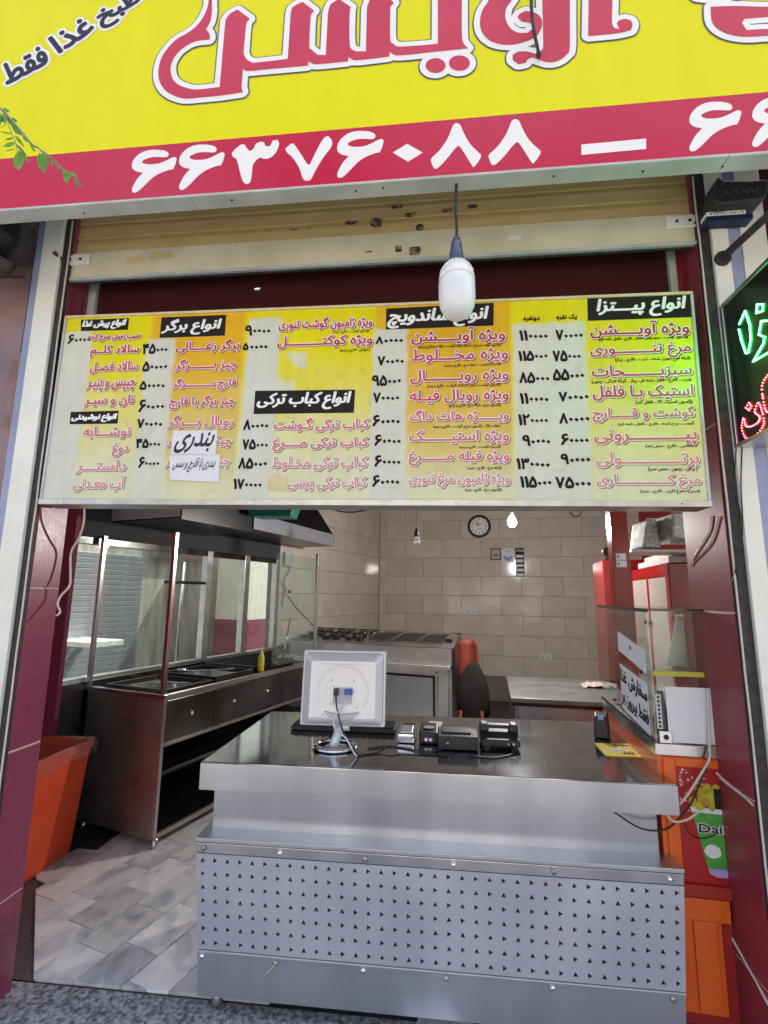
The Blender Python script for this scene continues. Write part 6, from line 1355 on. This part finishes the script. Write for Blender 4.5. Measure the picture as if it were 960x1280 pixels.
LEAVES=[((-1.1472, -0.97, 2.7675), (-1.1793, -0.975, 2.7552), 0.013, 0), ((-1.1421, -0.97, 2.7491), (-1.1721, -0.975, 2.7392), 0.0104, 0.3), ((-1.1358, -0.97, 2.7384), (-1.1171, -0.975, 2.6738), 0.0156, 0), ((-1.1588, -0.97, 2.797), (-1.1942, -0.975, 2.8054), 0.0083, 0.4), ((-1.1535, -0.97, 2.7938), (-1.1109, -0.975, 2.7461), 0.0057, 1.2), ((-1.1444, -0.97, 2.7647), (-1.0993, -0.975, 2.7147), 0.0057, 1.2), ((-1.1365, -0.97, 2.7435), (-1.0896, -0.975, 2.6963), 0.0052, 1.2), ((-1.0736, -0.97, 2.7376), (-1.0902, -0.975, 2.734), 0.0078, 0.5), ((-1.0702, -0.97, 2.7297), (-1.0399, -0.975, 2.6595), 0.0143, 0.1), ((-0.9797, -0.97, 2.6664), (-0.9724, -0.975, 2.6218), 0.0104, 0), ((-0.9579, -0.97, 2.6399), (-0.9293, -0.975, 2.606), 0.0052, 0.8), ((-1.1993, -0.97, 2.8715), (-1.181, -0.975, 2.83), 0.013, 0.2), ((-1.1684, -0.97, 2.829), (-1.1237, -0.975, 2.7856), 0.0091, 0.6), ((-1.123, -0.97, 2.7831), (-1.1346, -0.975, 2.7943), 0.0052, 1.0), ((-1.0153, -0.97, 2.6895), (-1.0015, -0.975, 2.6684), 0.0052, 0.8), ((-1.0633, -0.97, 2.7315), (-1.0318, -0.975, 2.686), 0.0052, 0.9), ((-0.97, -0.97, 2.6631), (-0.9421, -0.975, 2.6362), 0.0042, 0.8), ((-1.2255, -0.97, 2.8506), (-1.1941, -0.975, 2.8366), 0.0156, 0.3), ((-1.2642, -0.97, 2.9076), (-1.2747, -0.975, 2.8501), 0.0156, 0.2), ((-1.1873, -0.97, 2.8571), (-1.1523, -0.975, 2.8167), 0.0068, 0.7), ((-1.1799, -0.97, 2.8406), (-1.1934, -0.975, 2.8157), 0.0073, 0.5), ((-1.1287, -0.97, 2.7888), (-1.101, -0.975, 2.7604), 0.0047, 0.9), ((-1.107, -0.97, 2.7713), (-1.0774, -0.975, 2.7278), 0.0057, 0.8), ((-1.1741, -0.97, 2.8505), (-1.1448, -0.975, 2.8315), 0.0047, 1.1), ((-1.0421, -0.97, 2.7145), (-1.019, -0.975, 2.6774), 0.0057, 0.6), ((-0.9995, -0.97, 2.6756), (-0.9776, -0.975, 2.6442), 0.0047, 0.9), ((-1.1548, -0.97, 2.7862), (-1.1751, -0.975, 2.7752), 0.0062, 0.8), ((-1.2059, -0.97, 2.8828), (-1.1746, -0.975, 2.8685), 0.0052, 1.0), ((-1.2264, -0.97, 2.9035), (-1.2364, -0.975, 2.8566), 0.013, 0.2), ((-1.2097, -0.97, 2.8753), (-1.2074, -0.975, 2.7964), 0.013, 0.1)]
for a,b,wd,tw in LEAVES: leaf(a,b,wd,tw)

# ================================================================ STREET BEHIND THE CAMERA (seen in reflections)
t=thing('street_building','pale apartment building on the far side of the street','building',(-1,-17,0))
MB().box(-16,-24,-.3,14,-17,11).build('wall',K['facade'],t)
for i in range(10):
    for j in range(3):
        o=MB().box(-15+i*2.9,-17.02,1.0+j*3.3,-13.6+i*2.9,-16.98,2.8+j*3.3).build('window',K['winglass'],t); MB().box(-15.08+i*2.9,-16.979,.92+j*3.3,-13.52+i*2.9,-16.93,.99+j*3.3).build('sill',K['white'],o)
for i,(x,y) in enumerate([(-5.5,-8),(4.2,-9)]):
    t=thing('street_tree',['street tree standing left across the road','street tree standing right across the road'][i],'tree',(x,y,-.2),group='trees along the street')
    MB().tube([(x,y,-.2),(x+.1,y,1.5),(x-.05,y,3.2)],[.2,.15,.1],10).build('trunk',K['bark'],t,smooth=True)
    mb=MB(); rg=random.Random(i)
    for k in range(1500):
        a=rg.uniform(0,6.28); u=rg.uniform(-1,1); r=rg.uniform(.4,1)**.5; rr=math.sqrt(1-u*u)*r
        c=Vector((x+1.9*rr*math.cos(a),y+1.9*rr*math.sin(a),4.4+1.6*u*r)); d=Vector((rg.uniform(-1,1),rg.uniform(-1,1),rg.uniform(-1,1)))*.16; e=d.cross(Vector((rg.uniform(-1,1),rg.uniform(-1,1),1))).normalized()*.09
        mb.add([tuple(c-d),tuple(c+e),tuple(c+d),tuple(c-e)],[(0,1,2,3)])
    mb.build('crown',K['foliage'],t)
t=thing('parked_car','white parked hatchback on the street','car',(-1.5,-6,-.2))
prof=[(-2.05,.1),(-2.1,.5),(-1.95,.72),(-1.1,.82),(-.5,1.32),(.9,1.36),(1.7,.92),(2.0,.80),(2.05,.4),(2.0,.1)]
mb=MB(); mb.prism([(x-1.5,z-.1) for x,z in prof],lambda u,v,d:(u,d,v),-6.8,-5.2); mb.build('body',K['carw'],t,bevel=.06)
for s in (-5.19,-6.81): MB().prism([(-2.35,.76),(-1.95,1.14),(-.7,1.18),(-.05,.80)],lambda u,v,d:(u,d,v),s-.005,s+.005).build('side_window',K['winglass'],t)
for x in (-2.8,-.2):
    for y in (-5.25,-6.75): MB().lathe([(.3,-.1),(.32,-.06),(.32,.06),(.3,.1)],(x,y,.1),20,axis='y').build('wheel',K['tyre'],t)
